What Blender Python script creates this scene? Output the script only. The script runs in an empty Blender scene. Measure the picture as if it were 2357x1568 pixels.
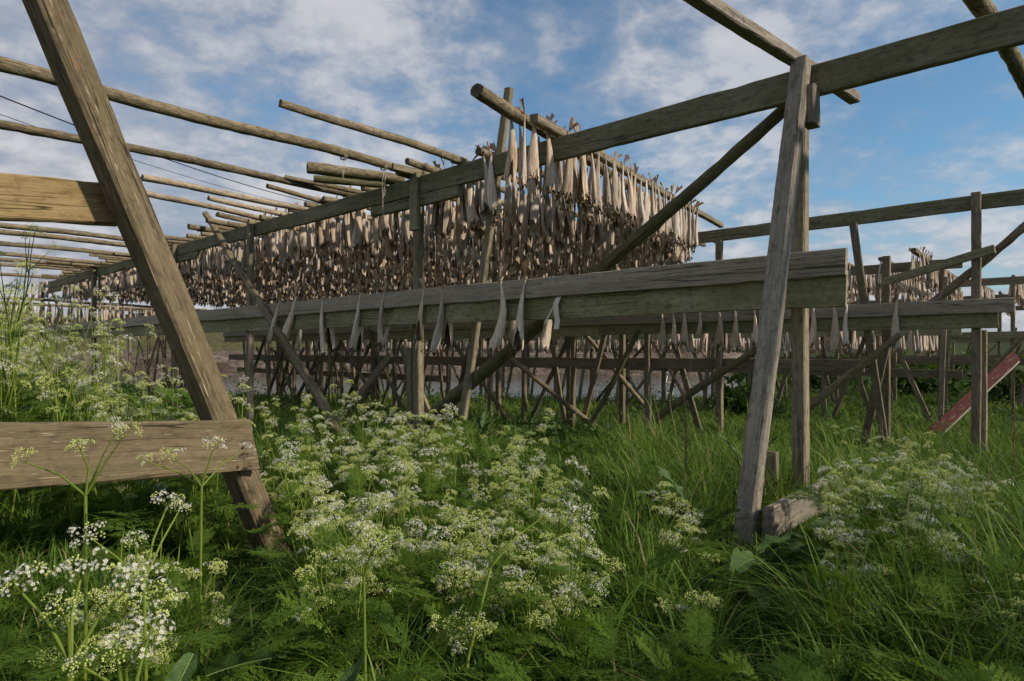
import bpy, math, random
import numpy as np
from mathutils import Vector, Matrix

# ------------------------------------------------------------------ camera, sky, sun, exposure
scene = bpy.context.scene
COL = scene.collection
F = 1440.0            # focal length in units of the 2357 px wide survey picture
U0, V0 = 1178.5, 804.0
EYE = 1.2
cam_d = bpy.data.cameras.new("camera")
cam_d.sensor_width = 36.0
cam_d.lens = F / 2357.0 * 36.0
cam_d.shift_y = 20.0 / 2357.0
cam_d.clip_start = 0.05
cam_d.clip_end = 2000.0
cam = bpy.data.objects.new("camera", cam_d)
cam.location = (0, 0, EYE)
cam.rotation_euler = (math.radians(90), 0, 0)
COL.objects.link(cam)
scene.camera = cam

SUN_HEADING = math.radians(115)      # clockwise from the viewing direction
SUN_ELEV = math.radians(34)
sun_d = bpy.data.lights.new("sun", 'SUN')
sun_d.energy = 3.1
sun_d.angle = math.radians(2.5)
sun_d.color = (1.0, 0.87, 0.70)
sun = bpy.data.objects.new("sun", sun_d)
to_sun = Vector((math.sin(SUN_HEADING) * math.cos(SUN_ELEV), math.cos(SUN_HEADING) * math.cos(SUN_ELEV), math.sin(SUN_ELEV)))
sun.rotation_euler = to_sun.to_track_quat('Z', 'Y').to_euler()
COL.objects.link(sun)

world = bpy.data.worlds.new("World")
scene.world = world
world.use_nodes = True


def build_world():
    nt = world.node_tree
    N, L = nt.nodes, nt.links
    N.clear()
    out = N.new('ShaderNodeOutputWorld')
    bg = N.new('ShaderNodeBackground')
    bg.inputs['Strength'].default_value = 0.145
    L.new(bg.outputs[0], out.inputs[0])
    sky = N.new('ShaderNodeTexSky')
    sky.sky_type = 'NISHITA'
    sky.sun_disc = False
    sky.sun_elevation = SUN_ELEV
    sky.sun_rotation = SUN_HEADING
    sky.air_density = 1.0
    sky.dust_density = 0.3
    sky.ozone_density = 2.0
    tc = N.new('ShaderNodeTexCoord')
    sep = N.new('ShaderNodeSeparateXYZ')
    L.new(tc.outputs['Generated'], sep.inputs[0])

    def math_(op, a, b=None, clamp=False):
        m = N.new('ShaderNodeMath')
        m.operation = op
        m.use_clamp = clamp
        for i, v in enumerate((a, b)):
            if v is None:
                continue
            if isinstance(v, (int, float)):
                m.inputs[i].default_value = v
            else:
                L.new(v, m.inputs[i])
        return m.outputs[0]
    zz = math_('ADD', math_('MAXIMUM', sep.outputs['Z'], 0.0), 0.27)
    px_ = math_('DIVIDE', sep.outputs['X'], zz)
    py_ = math_('DIVIDE', sep.outputs['Y'], zz)
    comb = N.new('ShaderNodeCombineXYZ')
    L.new(px_, comb.inputs[0])
    L.new(py_, comb.inputs[1])

    def noise(scale, detail, rough, off, dist=0.0, sx=1.0, sy=1.0):
        mp = N.new('ShaderNodeMapping')
        mp.inputs['Location'].default_value = off
        mp.inputs['Scale'].default_value = (sx, sy, 1)
        L.new(comb.outputs[0], mp.inputs[0])
        n = N.new('ShaderNodeTexNoise')
        n.inputs['Scale'].default_value = scale
        n.inputs['Detail'].default_value = detail
        n.inputs['Roughness'].default_value = rough
        n.inputs['Distortion'].default_value = dist
        L.new(mp.outputs[0], n.inputs['Vector'])
        return n.outputs['Fac']

    def ramp(fac, stops):
        r = N.new('ShaderNodeValToRGB')
        el = r.color_ramp.elements
        while len(el) > 1:
            el.remove(el[-1])
        el[0].position, el[0].color = stops[0][0], (*stops[0][1], 1)
        for p, c in stops[1:]:
            e = el.new(p)
            e.color = (*c, 1)
        L.new(fac, r.inputs[0])
        return r.outputs[0]
    big = noise(0.36, 3, 0.5, (3.1, 1.7, 0), 0.2)
    mid = noise(2.2, 8, 0.55, (0.6, 5.2, 0), 0.15)
    fine = noise(9.5, 7, 0.6, (2.0, 9.0, 0), 0.15)
    cov = math_('ADD', math_('ADD', math_('MULTIPLY', big, 0.5), math_('MULTIPLY', mid, 0.62)), math_('MULTIPLY', fine, 0.34))
    # the cloud sheet is thicker towards the left and closes up with distance
    cov = math_('ADD', cov, math_('MULTIPLY', px_, -0.075))
    cov = math_('ADD', cov, math_('MULTIPLY', math_('POWER', math_('SUBTRACT', 1.0, sep.outputs['Z'], True), 5.0), 0.26))
    fac = ramp(cov, [(0.58, (0.0,) * 3), (0.67, (0.32,) * 3), (0.76, (0.78,) * 3), (0.88, (0.97,) * 3)])
    shade = math_('ADD', math_('MULTIPLY', mid, 0.6), math_('MULTIPLY', fine, 0.4))
    ccol = ramp(shade, [(0.34, (1.10, 1.22, 1.54)), (0.46, (1.70, 1.80, 2.10)), (0.58, (2.80, 2.80, 2.92))])
    # ramp colours are clamped at 1 in the swatch only; values above 1 are kept
    mix = N.new('ShaderNodeMix')
    mix.data_type = 'RGBA'
    L.new(fac, mix.inputs[0])
    tint = N.new('ShaderNodeMix')
    tint.data_type = 'RGBA'
    tint.blend_type = 'MULTIPLY'
    tint.inputs[0].default_value = 1.0
    L.new(sky.outputs[0], tint.inputs[6])
    tint.inputs[7].default_value = (0.43, 0.57, 0.59, 1)
    L.new(tint.outputs[2], mix.inputs[6])
    L.new(ccol, mix.inputs[7])
    L.new(mix.outputs[2], bg.inputs['Color'])


build_world()
scene.view_settings.view_transform = 'Standard'
scene.view_settings.look = 'None'
scene.view_settings.exposure = 0.6
scene.view_settings.gamma = 1.0
scene.cycles.max_bounces = 6
scene.cycles.transparent_max_bounces = 8

# ------------------------------------------------------------------ survey frame: racks run along A, poles along B
AX = np.array([-0.7466, 0.6652])
BX = np.array([0.6652, 0.7466])


def W(a, b, z):
    return Vector((a * AX[0] + b * BX[0], a * AX[1] + b * BX[1], z))


def px(u, v, b=None, a=None, z=None, Y=None):
    tx, tz = (u - U0) / F, (V0 - v) / F
    if b is not None:
        Y = b / (tx * BX[0] + BX[1])
    elif a is not None:
        Y = a / (tx * AX[0] + AX[1])
    elif z is not None:
        Y = (z - EYE) / tz
    return Vector((tx * Y, Y, EYE + tz * Y))


def a_of(p):
    return p[0] * AX[0] + p[1] * AX[1]


def b_of(p):
    return p[0] * BX[0] + p[1] * BX[1]


def sstep(x, lo, hi):
    t = np.clip((np.asarray(x, float) - lo) / (hi - lo), 0, 1)
    return t * t * (3 - 2 * t)


_rs = np.random.RandomState(5)
_WV = [(_rs.uniform(-1, 1), _rs.uniform(-1, 1), _rs.uniform(0, 6.28)) for _ in range(14)]


def wob(x, y, s=1.0):
    r = 0
    for i, (p, q, f) in enumerate(_WV):
        r = r + np.sin((p * x + q * y) * s * (1 + i * 0.35) + f) / (1 + i * 0.5)
    return r / 4.0


def gz(x, y):
    x = np.asarray(x, float)
    y = np.asarray(y, float)
    a = x * AX[0] + y * AX[1]
    b = x * BX[0] + y * BX[1]
    h = -0.5 * sstep(b, 3.6, 9.5)
    h = h + 0.46 * sstep(a, 2.6, 4.4) * sstep(-b, -1.5, -0.1) * sstep(-y, -14, -7)
    h = h - 0.12 * sstep(b, 11, 20)
    s = sstep(y, 22, 30) * sstep(0.40 * y - x, -1.0, 5.0)
    h = h - 1.1 * s
    h = h + 4.0 * sstep(y, 75, 150) * sstep(x - 0.33 * y, 0, 18)
    h = h + 0.05 * wob(x, y, 1.1)
    return h


# ------------------------------------------------------------------ mesh helpers
class MB:
    """collects vertices and faces, links them as one mesh object"""

    def __init__(self):
        self.v, self.f, self.m, self.attr, self.n = [], [], [], [], 0

    def add(self, verts, faces, mat=0, attr=0.0):
        verts = np.asarray(verts, np.float32).reshape(-1, 3)
        faces = np.asarray(faces, np.int64)
        self.v.append(verts)
        self.f.append(faces + self.n)
        self.m.append(np.full(len(faces), mat, np.int32) if np.isscalar(mat) else np.asarray(mat, np.int32))
        self.attr.append(np.full(len(verts), attr, np.float32) if np.isscalar(attr) else np.asarray(attr, np.float32))
        self.n += len(verts)

    def mesh(self, name, mats, smooth=True, attr=False):
        me = bpy.data.meshes.new(name)
        v = np.concatenate(self.v)
        me.vertices.add(len(v))
        me.vertices.foreach_set("co", v.ravel())
        flat = np.concatenate([f.ravel() for f in self.f]).astype(np.int32)
        tot = np.concatenate([np.full(len(f), f.shape[1], np.int32) for f in self.f])
        start = np.concatenate([[0], np.cumsum(tot)[:-1]]).astype(np.int32)
        me.loops.add(len(flat))
        me.loops.foreach_set("vertex_index", flat)
        me.polygons.add(len(tot))
        me.polygons.foreach_set("loop_start", start)
        me.polygons.foreach_set("material_index", np.concatenate(self.m))
        me.polygons.foreach_set("use_smooth", np.full(len(tot), bool(smooth)))
        for m in mats:
            me.materials.append(m)
        if attr:
            at = me.attributes.new("rnd", 'FLOAT', 'POINT')
            at.data.foreach_set("value", np.concatenate(self.attr))
        me.update(calc_edges=True)
        me.validate()
        return me


def link(name, data, parent=None, M=None):
    o = bpy.data.objects.new(name, data)
    COL.objects.link(o)
    if parent is not None:
        o.parent = parent
        if M is not None:
            o.matrix_local = Matrix.Translation(-parent.location) @ M if parent.get('_t', 1) else M
    elif M is not None:
        o.matrix_world = M
    return o


def tag(o, label=None, cat=None, group=None, kind=None):
    for k, v in (('label', label), ('category', cat), ('group', group), ('kind', kind)):
        if v:
            o[k] = v
    return o


def empty(name, loc, label, cat, group=None):
    o = bpy.data.objects.new(name, None)
    o.empty_display_size = 0.1
    o.location = loc
    COL.objects.link(o)
    return tag(o, label, cat, group)


def grid_faces(r, c, wrap=False):
    i = np.arange(r - 1)[:, None]
    j = np.arange(c if wrap else c - 1)[None, :]
    j2 = (j + 1) % c
    return np.stack([i * c + j, i * c + j2, (i + 1) * c + j2, (i + 1) * c + j], -1).reshape(-1, 4)


def frame(p0, p1, up=Vector((0, 0, 1)), roll=0.0):
    x = (Vector(p1) - Vector(p0))
    L = x.length
    x.normalize()
    y = up.cross(x)
    if y.length < 1e-3:
        y = Vector((BX[0], BX[1], 0)).cross(x)
    y.normalize()
    z = x.cross(y)
    R = Matrix((x, y, z)).transposed().to_4x4()
    if roll:
        R = R @ Matrix.Rotation(roll, 4, 'X')
    return Matrix.Translation(p0) @ R, L


def timber_mesh(L, w, h, seed, mat, rough=1.0, bulge=0.0, chew=0.0, cut=0.0):
    r = np.random.RandomState(seed)
    n = max(4, int(L / 0.13) + 2)
    xs = np.linspace(0, L, n)
    bv = min(w, h) * 0.09 + 0.002
    hw, hh = w / 2, h / 2
    prof = np.array([(-hw + bv, -hh), (hw - bv, -hh), (hw, -hh + bv), (hw, 0), (hw, hh - bv), (hw - bv, hh), (-hw + bv, hh), (-hw, hh - bv), (-hw, 0), (-hw, -hh + bv)])
    prof[3, 0] += bulge
    prof[8, 0] -= bulge
    ph = r.uniform(0, 6.28, 8)
    am = rough * 0.0035
    V = []
    for x in xs:
        sy = am * (math.sin(1.3 * x + ph[0]) + 0.6 * math.sin(3.1 * x + ph[1]))
        sz = am * (math.sin(1.1 * x + ph[2]) + 0.6 * math.sin(2.7 * x + ph[3]))
        k = 1 + 0.012 * rough * math.sin(2.3 * x + ph[4])
        p = prof * k
        pr = p + r.normal(0, 0.0011 * rough + chew, p.shape)
        V.append(np.column_stack([np.full(len(p), x), pr[:, 0] + sy, pr[:, 1] + sz]))
    V = np.array(V)
    for _ in range(int(L * 2.2 * rough)):      # chips along the arrises
        q = r.randint(1, n - 1)
        for j in ((1, 2), (4, 5), (6, 7), (9, 0))[r.randint(4)]:
            V[q, j, 1:] *= 1 - r.uniform(0.02, 0.07)
    V[0, :, 0] += r.uniform(-0.006, 0.006) + prof[:, 1] * r.uniform(-0.05, 0.05)
    V[-1, :, 0] += r.uniform(-0.006, 0.006) + prof[:, 1] * r.uniform(-0.05, 0.05)
    V[0, :, 0] += prof[:, 1] * cut
    mb = MB()
    c = len(prof)
    mb.add(V.reshape(-1, 3), grid_faces(n, c, True)[:, ::-1])
    mb.add(V[0], [list(range(c))])
    mb.add(V[-1], [list(range(c))[::-1]])
    return mb.mesh("timber", [mat], smooth=False)


def pole_mesh(L, r0, r1, seed, mat, bend=0.018, knots=True, endmat=None):
    r = np.random.RandomState(seed)
    n = max(5, int(L / 0.11) + 2)
    c = 11
    xs = np.linspace(0, L, n)
    th = np.arange(c) * 2 * math.pi / c
    ph = r.uniform(0, 6.28, 6)
    rad = np.linspace(r0, r1, n)[:, None] * (1 + 0.05 * np.sin(3 * th + ph[5])[None, :] + 0.055 * r.normal(0, 1, (n, c)))
    if knots:
        for _ in range(int(L * 1.6)):
            i, j = r.randint(1, n - 1), r.randint(c)
            rad[i, j] *= 1.18
    cy = bend * (np.sin(0.9 * xs + ph[0]) + 0.5 * np.sin(2.1 * xs + ph[1]))
    cz = bend * (np.sin(0.8 * xs + ph[2]) + 0.5 * np.sin(2.3 * xs + ph[3]))
    cy -= np.linspace(cy[0], cy[-1], n)
    cz -= np.linspace(cz[0], cz[-1], n)
    V = np.stack([np.repeat(xs[:, None], c, 1), rad * np.cos(th) + cy[:, None], rad * np.sin(th) + cz[:, None]], -1)
    V[0, :, 0] += r.normal(0, 0.004, c)
    V[-1, :, 0] += r.normal(0, 0.004, c)
    mb = MB()
    mb.add(V.reshape(-1, 3), grid_faces(n, c, True)[:, ::-1])
    mb.add(V[0], [list(range(c))], 1 if endmat else 0)
    mb.add(V[-1], [list(range(c))[::-1]], 1 if endmat else 0)
    me = mb.mesh("pole", [mat] + ([endmat] if endmat else []), smooth=True)
    fl = np.ones(len(me.polygons), bool)
    fl[-2:] = False
    me.polygons.foreach_set("use_smooth", fl)
    return me


_seed = [100]


def nseed():
    _seed[0] += 1
    return _seed[0]


def timber(name, p0, p1, w, h, mat, parent=None, up=Vector((0, 0, 1)), roll=0.0, **kw):
    M, L = frame(p0, p1, up, roll)
    return link(name, timber_mesh(L, w, h, nseed(), mat, **kw), parent, M)


def pole(name, p0, p1, r0, r1, mat, parent=None, **kw):
    M, L = frame(p0, p1)
    return link(name, pole_mesh(L, r0, r1, nseed(), mat, **kw), parent, M)


def post(name, a, b, z0, z1, wa, wb, mat, parent=None, lean=(0, 0)):
    """upright with faces square to the rack; wa along A, wb along B"""
    return timber(name, W(a, b, z0), W(a + lean[0], b + lean[1], z1), wa, wb, mat, parent, up=Vector((BX[0], BX[1], 0)))


# ------------------------------------------------------------------ materials
MATS = {}


class NT:
    def __init__(self, name):
        self.mat = bpy.data.materials.new(name)
        self.mat.use_nodes = True
        self.N, self.L = self.mat.node_tree.nodes, self.mat.node_tree.links
        self.N.clear()
        self.out = self.N.new('ShaderNodeOutputMaterial')

    def n(self, t, **kw):
        x = self.N.new(t)
        for k, v in kw.items():
            setattr(x, k, v)
        return x

    def put(self, sock, v):
        if isinstance(v, bpy.types.NodeSocket):
            self.L.new(v, sock)
        elif v is not None:
            if isinstance(v, (tuple, list)) and len(v) == 3 and sock.type == 'RGBA':
                v = (*v, 1)
            sock.default_value = v

    def math(self, op, a, b=None, clamp=False):
        m = self.n('ShaderNodeMath', operation=op, use_clamp=clamp)
        self.put(m.inputs[0], a)
        if b is not None:
            self.put(m.inputs[1], b)
        return m.outputs[0]

    def coords(self, space='Object'):
        tc = self.n('ShaderNodeTexCoord')
        oi = self.n('ShaderNodeObjectInfo')
        v = self.n('ShaderNodeVectorMath', operation='MULTIPLY_ADD')
        c = self.n('ShaderNodeCombineXYZ')
        for i in range(3):
            self.L.new(oi.outputs['Random'], c.inputs[i])
        self.L.new(c.outputs[0], v.inputs[0])
        v.inputs[1].default_value = (37.0, 51.0, 23.0)
        self.L.new(tc.outputs[space], v.inputs[2])
        self.rand = oi.outputs['Random']
        return v.outputs[0]

    def noise(self, vec, scale=(1, 1, 1), s=1.0, detail=4, rough=0.55, dist=0.0, off=(0, 0, 0)):
        mp = self.n('ShaderNodeMapping')
        mp.inputs['Scale'].default_value = scale
        mp.inputs['Location'].default_value = off
        self.L.new(vec, mp.inputs[0])
        x = self.n('ShaderNodeTexNoise')
        x.inputs['Scale'].default_value = s
        x.inputs['Detail'].default_value = detail
        x.inputs['Roughness'].default_value = rough
        x.inputs['Distortion'].default_value = dist
        self.L.new(mp.outputs[0], x.inputs['Vector'])
        return x.outputs['Fac']

    def ramp(self, fac, stops, interp='LINEAR'):
        r = self.n('ShaderNodeValToRGB')
        r.color_ramp.interpolation = interp
        el = r.color_ramp.elements
        while len(el) > 1:
            el.remove(el[-1])
        g = lambda c: (c, c, c, 1) if np.isscalar(c) else (*c, 1)
        el[0].position, el[0].color = stops[0][0], g(stops[0][1])
        for p, c in stops[1:]:
            el.new(p).color = g(c)
        self.put(r.inputs[0], fac)
        return r.outputs[0]

    def mix(self, fac, a, b, blend='MIX'):
        m = self.n('ShaderNodeMix', data_type='RGBA', blend_type=blend)
        self.put(m.inputs[0], fac)
        self.put(m.inputs[6], a)
        self.put(m.inputs[7], b)
        return m.outputs[2]

    def bump(self, h, strength, dist, normal=None):
        b = self.n('ShaderNodeBump')
        b.inputs['Strength'].default_value = strength
        b.inputs['Distance'].default_value = dist
        self.put(b.inputs['Height'], h)
        if normal is not None:
            self.put(b.inputs['Normal'], normal)
        return b.outputs[0]

    def principled(self, col, rough=0.8, normal=None, spec=0.3, **kw):
        p = self.n('ShaderNodeBsdfPrincipled')
        self.put(p.inputs['Base Color'], col)
        self.put(p.inputs['Roughness'], rough)
        p.inputs['Specular IOR Level'].default_value = spec
        if normal is not None:
            self.put(p.inputs['Normal'], normal)
        for k, v in kw.items():
            self.put(p.inputs[k], v)
        return p.outputs[0]

    def done(self, shader):
        self.L.new(shader, self.out.inputs[0])
        return self.mat


def wood(name, dark, light, green=(0.10, 0.11, 0.05), green_amt=0.5, stain=(0.05, 0.04, 0.03), scratch=0.0, lichen=None, lichen_amt=0.0, bark=0.0, gscale=1.0):
    t = NT(name)
    v = t.coords()
    grain = t.noise(v, (2.2 * gscale, 34 * gscale, 34 * gscale), 1.0, 8, 0.68, 0.5)
    fine = t.noise(v, (5, 170, 170), 1.0, 4, 0.6)
    col = t.ramp(grain, [(0.30, dark), (0.70, light)])
    col = t.mix(t.ramp(fine, [(0.35, 0.0), (0.7, 0.55)]), col, light)
    blotch = t.noise(v, (1.6, 5, 5), 1.0, 5, 0.6, 0.3)
    col = t.mix(t.math('MULTIPLY', t.ramp(blotch, [(0.38, 0.0), (0.62, 1.0)]), green_amt), col, green)
    mot = t.noise(v, (16, 26, 26), 1.0, 6, 0.7, 0.3)
    col = t.mix(t.ramp(mot, [(0.36, 0.5), (0.5, 0.0)]), col, stain)
    col = t.mix(t.ramp(mot, [(0.56, 0.0), (0.72, 0.35)]), col, light)
    st = t.noise(v, (2.2, 7, 7), 1.0, 6, 0.65, 0.8, (7, 3, 1))
    col = t.mix(t.ramp(st, [(0.60, 0.0), (0.74, 0.55)]), col, stain)
    # knots
    mp = t.n('ShaderNodeMapping')
    mp.inputs['Scale'].default_value = (1.9, 7.5, 7.5)
    t.L.new(v, mp.inputs[0])
    vo = t.n('ShaderNodeTexVoronoi')
    vo.inputs['Scale'].default_value = 1.0
    t.L.new(mp.outputs[0], vo.inputs['Vector'])
    knot = t.ramp(vo.outputs['Distance'], [(0.03, 1.0), (0.13, 0.0)])
    col = t.mix(t.math('MULTIPLY', knot, 0.7), col, stain)
    # drying cracks
    ck = t.noise(v, (0.55, 26, 26), 1.0, 2, 0.4, 0.15, (1, 9, 4))
    crack = t.ramp(ck, [(0.484, 0.0), (0.5, 1.0), (0.516, 0.0)])
    ck2 = t.noise(v, (0.8, 3, 3), 1.0, 2, 0.5, 0, (5, 2, 8))
    crack = t.math('MULTIPLY', crack, t.ramp(ck2, [(0.5, 0.0), (0.58, 1.0)]))
    col = t.mix(t.math('MULTIPLY', crack, 0.8), col, (0.02, 0.016, 0.012))
    if scratch:
        sc = t.noise(v, (8, 130, 130), 1.0, 2, 0.5, 0.2, (2, 6, 6))
        col = t.mix(t.math('MULTIPLY', t.ramp(sc, [(0.66, 0.0), (0.70, 1.0)]), scratch), col, (0.42, 0.34, 0.23))
    if lichen:
        li = t.noise(v, (7, 16, 16), 1.0, 7, 0.68, 0.6, (4, 4, 2))
        lf = t.noise(v, (60, 60, 60), 1.0, 2, 0.6)
        m = t.math('MULTIPLY', t.ramp(li, [(0.60, 0.0), (0.68, 1.0)]), t.ramp(lf, [(0.35, 0.2), (0.6, 1.0)]))
        col = t.mix(t.math('MULTIPLY', m, lichen_amt), col, lichen)
    val = t.n('ShaderNodeHueSaturation')
    t.put(val.inputs['Value'], t.math('MULTIPLY_ADD', t.rand, 0.35))
    val.inputs['Value'].links[0].from_node.inputs[2].default_value = 0.83
    t.put(val.inputs['Color'], col)
    col = val.outputs[0]
    hgt = t.math('ADD', t.math('MULTIPLY', grain, 0.6), t.math('MULTIPLY', fine, 0.4))
    hgt = t.math('SUBTRACT', hgt, t.math('MULTIPLY', crack, 1.5))
    if bark:
        bk = t.noise(v, (14, 38, 38), 1.0, 6, 0.7, 0.5)
        hgt = t.math('ADD', hgt, t.math('MULTIPLY', bk, 2.0 * bark))
        col = t.mix(t.ramp(bk, [(0.42, 0.6 * bark), (0.56, 0.0)]), col, stain)
    nrm = t.bump(hgt, 0.85, 0.009)
    MATS[name] = t.done(t.principled(col, 0.85, nrm, 0.2))
    return MATS[name]


M_BEAM = wood("beam_wood", (0.095, 0.09, 0.052), (0.31, 0.285, 0.19), (0.13, 0.135, 0.062), 0.6)
M_RAIL_UP = wood("rail_slab_wood", (0.22, 0.18, 0.138), (0.46, 0.395, 0.315), (0.20, 0.19, 0.11), 0.3, stain=(0.205, 0.168, 0.128), gscale=0.7)
M_RAIL_LO = wood("rail_board_wood", (0.155, 0.145, 0.083), (0.39, 0.36, 0.23), (0.18, 0.187, 0.075), 0.72, gscale=0.8)
M_POST = wood("post_wood", (0.09, 0.075, 0.05), (0.33, 0.275, 0.195), (0.12, 0.125, 0.06), 0.35)
M_LEG = wood("grey_leg_wood", (0.10, 0.088, 0.075), (0.36, 0.315, 0.26), (0.15, 0.13, 0.09), 0.3, scratch=0.35)
M_TREST = wood("trestle_wood", (0.07, 0.052, 0.032), (0.235, 0.18, 0.115), (0.105, 0.09, 0.04), 0.5, scratch=0.85, lichen=(0.30, 0.115, 0.02), lichen_amt=0.55)
M_YELLOW = wood("cross_board_wood", (0.16, 0.105, 0.048), (0.36, 0.26, 0.135), (0.18, 0.14, 0.045), 0.45, stain=(0.10, 0.058, 0.024), gscale=0.6)
M_POLE = wood("pole_wood", (0.075, 0.055, 0.034), (0.37, 0.30, 0.21), (0.16, 0.135, 0.05), 0.5, bark=0.9)
M_PALE = wood("pale_pole_wood", (0.18, 0.125, 0.075), (0.48, 0.40, 0.30), (0.25, 0.19, 0.10), 0.3, bark=0.6)
M_MOSS = wood("mossy_pole_wood", (0.07, 0.064, 0.034), (0.23, 0.20, 0.125), (0.105, 0.105, 0.032), 0.7, lichen=(0.22, 0.23, 0.14), lichen_amt=0.7, bark=0.7)
M_LICH = wood("lichen_pole_wood", (0.08, 0.07, 0.045), (0.28, 0.235, 0.165), (0.14, 0.12, 0.035), 0.5, lichen=(0.34, 0.24, 0.02), lichen_amt=0.8, bark=0.5)
M_END = wood("end_grain_wood", (0.05, 0.045, 0.038), (0.18, 0.155, 0.13), (0.10, 0.09, 0.06), 0.3)
M_FAR = wood("far_wood", (0.085, 0.07, 0.048), (0.27, 0.22, 0.155), (0.11, 0.11, 0.055), 0.45)


def simple(name, col, rough=0.8, spec=0.3, var=0.25, sc=(6, 6, 6), translucent=0.0):
    t = NT(name)
    v = t.coords()
    n = t.noise(v, sc, 1.0, 4, 0.6)
    c0 = tuple(c * (1 - var) for c in col)
    c1 = tuple(min(1, c * (1 + var)) for c in col)
    c = t.ramp(n, [(0.3, c0), (0.7, c1)])
    sh = t.principled(c, rough, None, spec)
    if translucent:
        tr = t.n('ShaderNodeBsdfTranslucent')
        t.put(tr.inputs[0], c)
        mx = t.n('ShaderNodeMixShader')
        mx.inputs[0].default_value = translucent
        t.L.new(sh, mx.inputs[1])
        t.L.new(tr.outputs[0], mx.inputs[2])
        sh = mx.outputs[0]
    return t.done(sh)


def leafy(name, c0, c1, translucent=0.35, rough=0.5, spec=0.35, use_attr=True):
    """foliage: colour varies per blade or leaf (attribute) and per plant"""
    t = NT(name)
    v = t.coords()
    if use_attr:
        at = t.n('ShaderNodeAttribute', attribute_name="rnd")
        f = at.outputs['Fac']
    else:
        f = t.rand
    n = t.noise(v, (1.3, 1.3, 1.3), 1.0, 3, 0.6)
    f = t.math('ADD', t.math('MULTIPLY', f, 0.6), t.math('MULTIPLY', n, 0.5), True)
    c = t.ramp(f, [(0.15, c0), (0.85, c1)])
    sh = t.principled(c, rough, None, spec)
    tr = t.n('ShaderNodeBsdfTranslucent')
    t.put(tr.inputs[0], t.mix(0.5, c, (c1[0] * 1.5, c1[1] * 1.45, c1[2] * 0.6)))
    mx = t.n('ShaderNodeMixShader')
    mx.inputs[0].default_value = translucent
    t.L.new(sh, mx.inputs[1])
    t.L.new(tr.outputs[0], mx.inputs[2])
    return t.done(mx.outputs[0])


def fish_mat(name, dark, light, hi):
    t = NT(name)
    v = t.coords()
    at = t.n('ShaderNodeAttribute', attribute_name="rnd")
    st = t.noise(v, (85, 85, 4.5), 1.0, 5, 0.65, 0.3)
    st2 = t.noise(v, (210, 210, 14), 1.0, 3, 0.6)
    bl = t.noise(v, (9, 9, 5), 1.0, 4, 0.6, 0.4)
    c = t.ramp(st, [(0.30, dark), (0.52, light), (0.72, hi)])
    c = t.mix(t.ramp(st2, [(0.4, 0.45), (0.6, 0.0)]), c, dark)
    c = t.mix(t.ramp(bl, [(0.45, 0.0), (0.68, 0.55)]), c, (dark[0] * 1.1, dark[1] * 0.95, dark[2] * 0.85))
    r = t.math('FRACT', t.math('ADD', t.rand, at.outputs['Fac']))
    hs = t.n('ShaderNodeHueSaturation')
    t.put(hs.inputs['Value'], t.math('ADD', t.math('MULTIPLY', r, 0.55), 0.70))
    t.put(hs.inputs['Saturation'], t.math('ADD', t.math('MULTIPLY', t.math('FRACT', t.math('MULTIPLY', r, 7.3)), 0.5), 0.75))
    t.put(hs.inputs['Color'], c)
    nrm = t.bump(t.math('ADD', st, t.math('MULTIPLY', st2, 0.5)), 0.7, 0.006)
    return t.done(t.principled(hs.outputs[0], 0.62, nrm, 0.3))


M_FISH = fish_mat("dried_fish_skin", (0.25, 0.19, 0.14), (0.55, 0.465, 0.375), (0.76, 0.67, 0.56))
M_FISH_PALE = fish_mat("pale_dried_fish_skin", (0.38, 0.30, 0.225), (0.72, 0.62, 0.50), (0.86, 0.78, 0.67))
M_FISH_IN = fish_mat("dried_fish_flesh", (0.15, 0.105, 0.07), (0.38, 0.29, 0.21), (0.58, 0.47, 0.36))
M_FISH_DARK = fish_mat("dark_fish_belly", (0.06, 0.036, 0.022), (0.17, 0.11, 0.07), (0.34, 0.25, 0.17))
M_FIN = fish_mat("dried_tail_fin", (0.20, 0.12, 0.06), (0.48, 0.32, 0.185), (0.64, 0.47, 0.30))
M_TWINE = simple("twine", (0.42, 0.38, 0.30), 0.9)
def grass_mat():
    t = NT("grass_blades")
    at = t.n('ShaderNodeAttribute', attribute_name="rnd")
    tc = t.n('ShaderNodeTexCoord')
    n = t.noise(tc.outputs['Object'], (1.3, 1.3, 1.3), 1.0, 3, 0.6)
    f = t.math('ADD', t.math('MULTIPLY', at.outputs['Fac'], 0.85), t.math('MULTIPLY', t.math('SUBTRACT', n, 0.5), 0.3), True)
    c = t.ramp(f, [(0.05, (0.030, 0.082, 0.011)), (0.45, (0.088, 0.170, 0.022)), (0.74, (0.175, 0.260, 0.036)), (0.80, (0.175, 0.260, 0.036)), (0.88, (0.30, 0.24, 0.12))])
    sh = t.principled(c, 0.6, None, 0.2)
    tr = t.n('ShaderNodeBsdfTranslucent')
    t.put(tr.inputs[0], t.mix(0.4, c, (0.20, 0.28, 0.02)))
    mx = t.n('ShaderNodeMixShader')
    mx.inputs[0].default_value = 0.35
    t.L.new(sh, mx.inputs[1])
    t.L.new(tr.outputs[0], mx.inputs[2])
    return t.done(mx.outputs[0])


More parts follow.
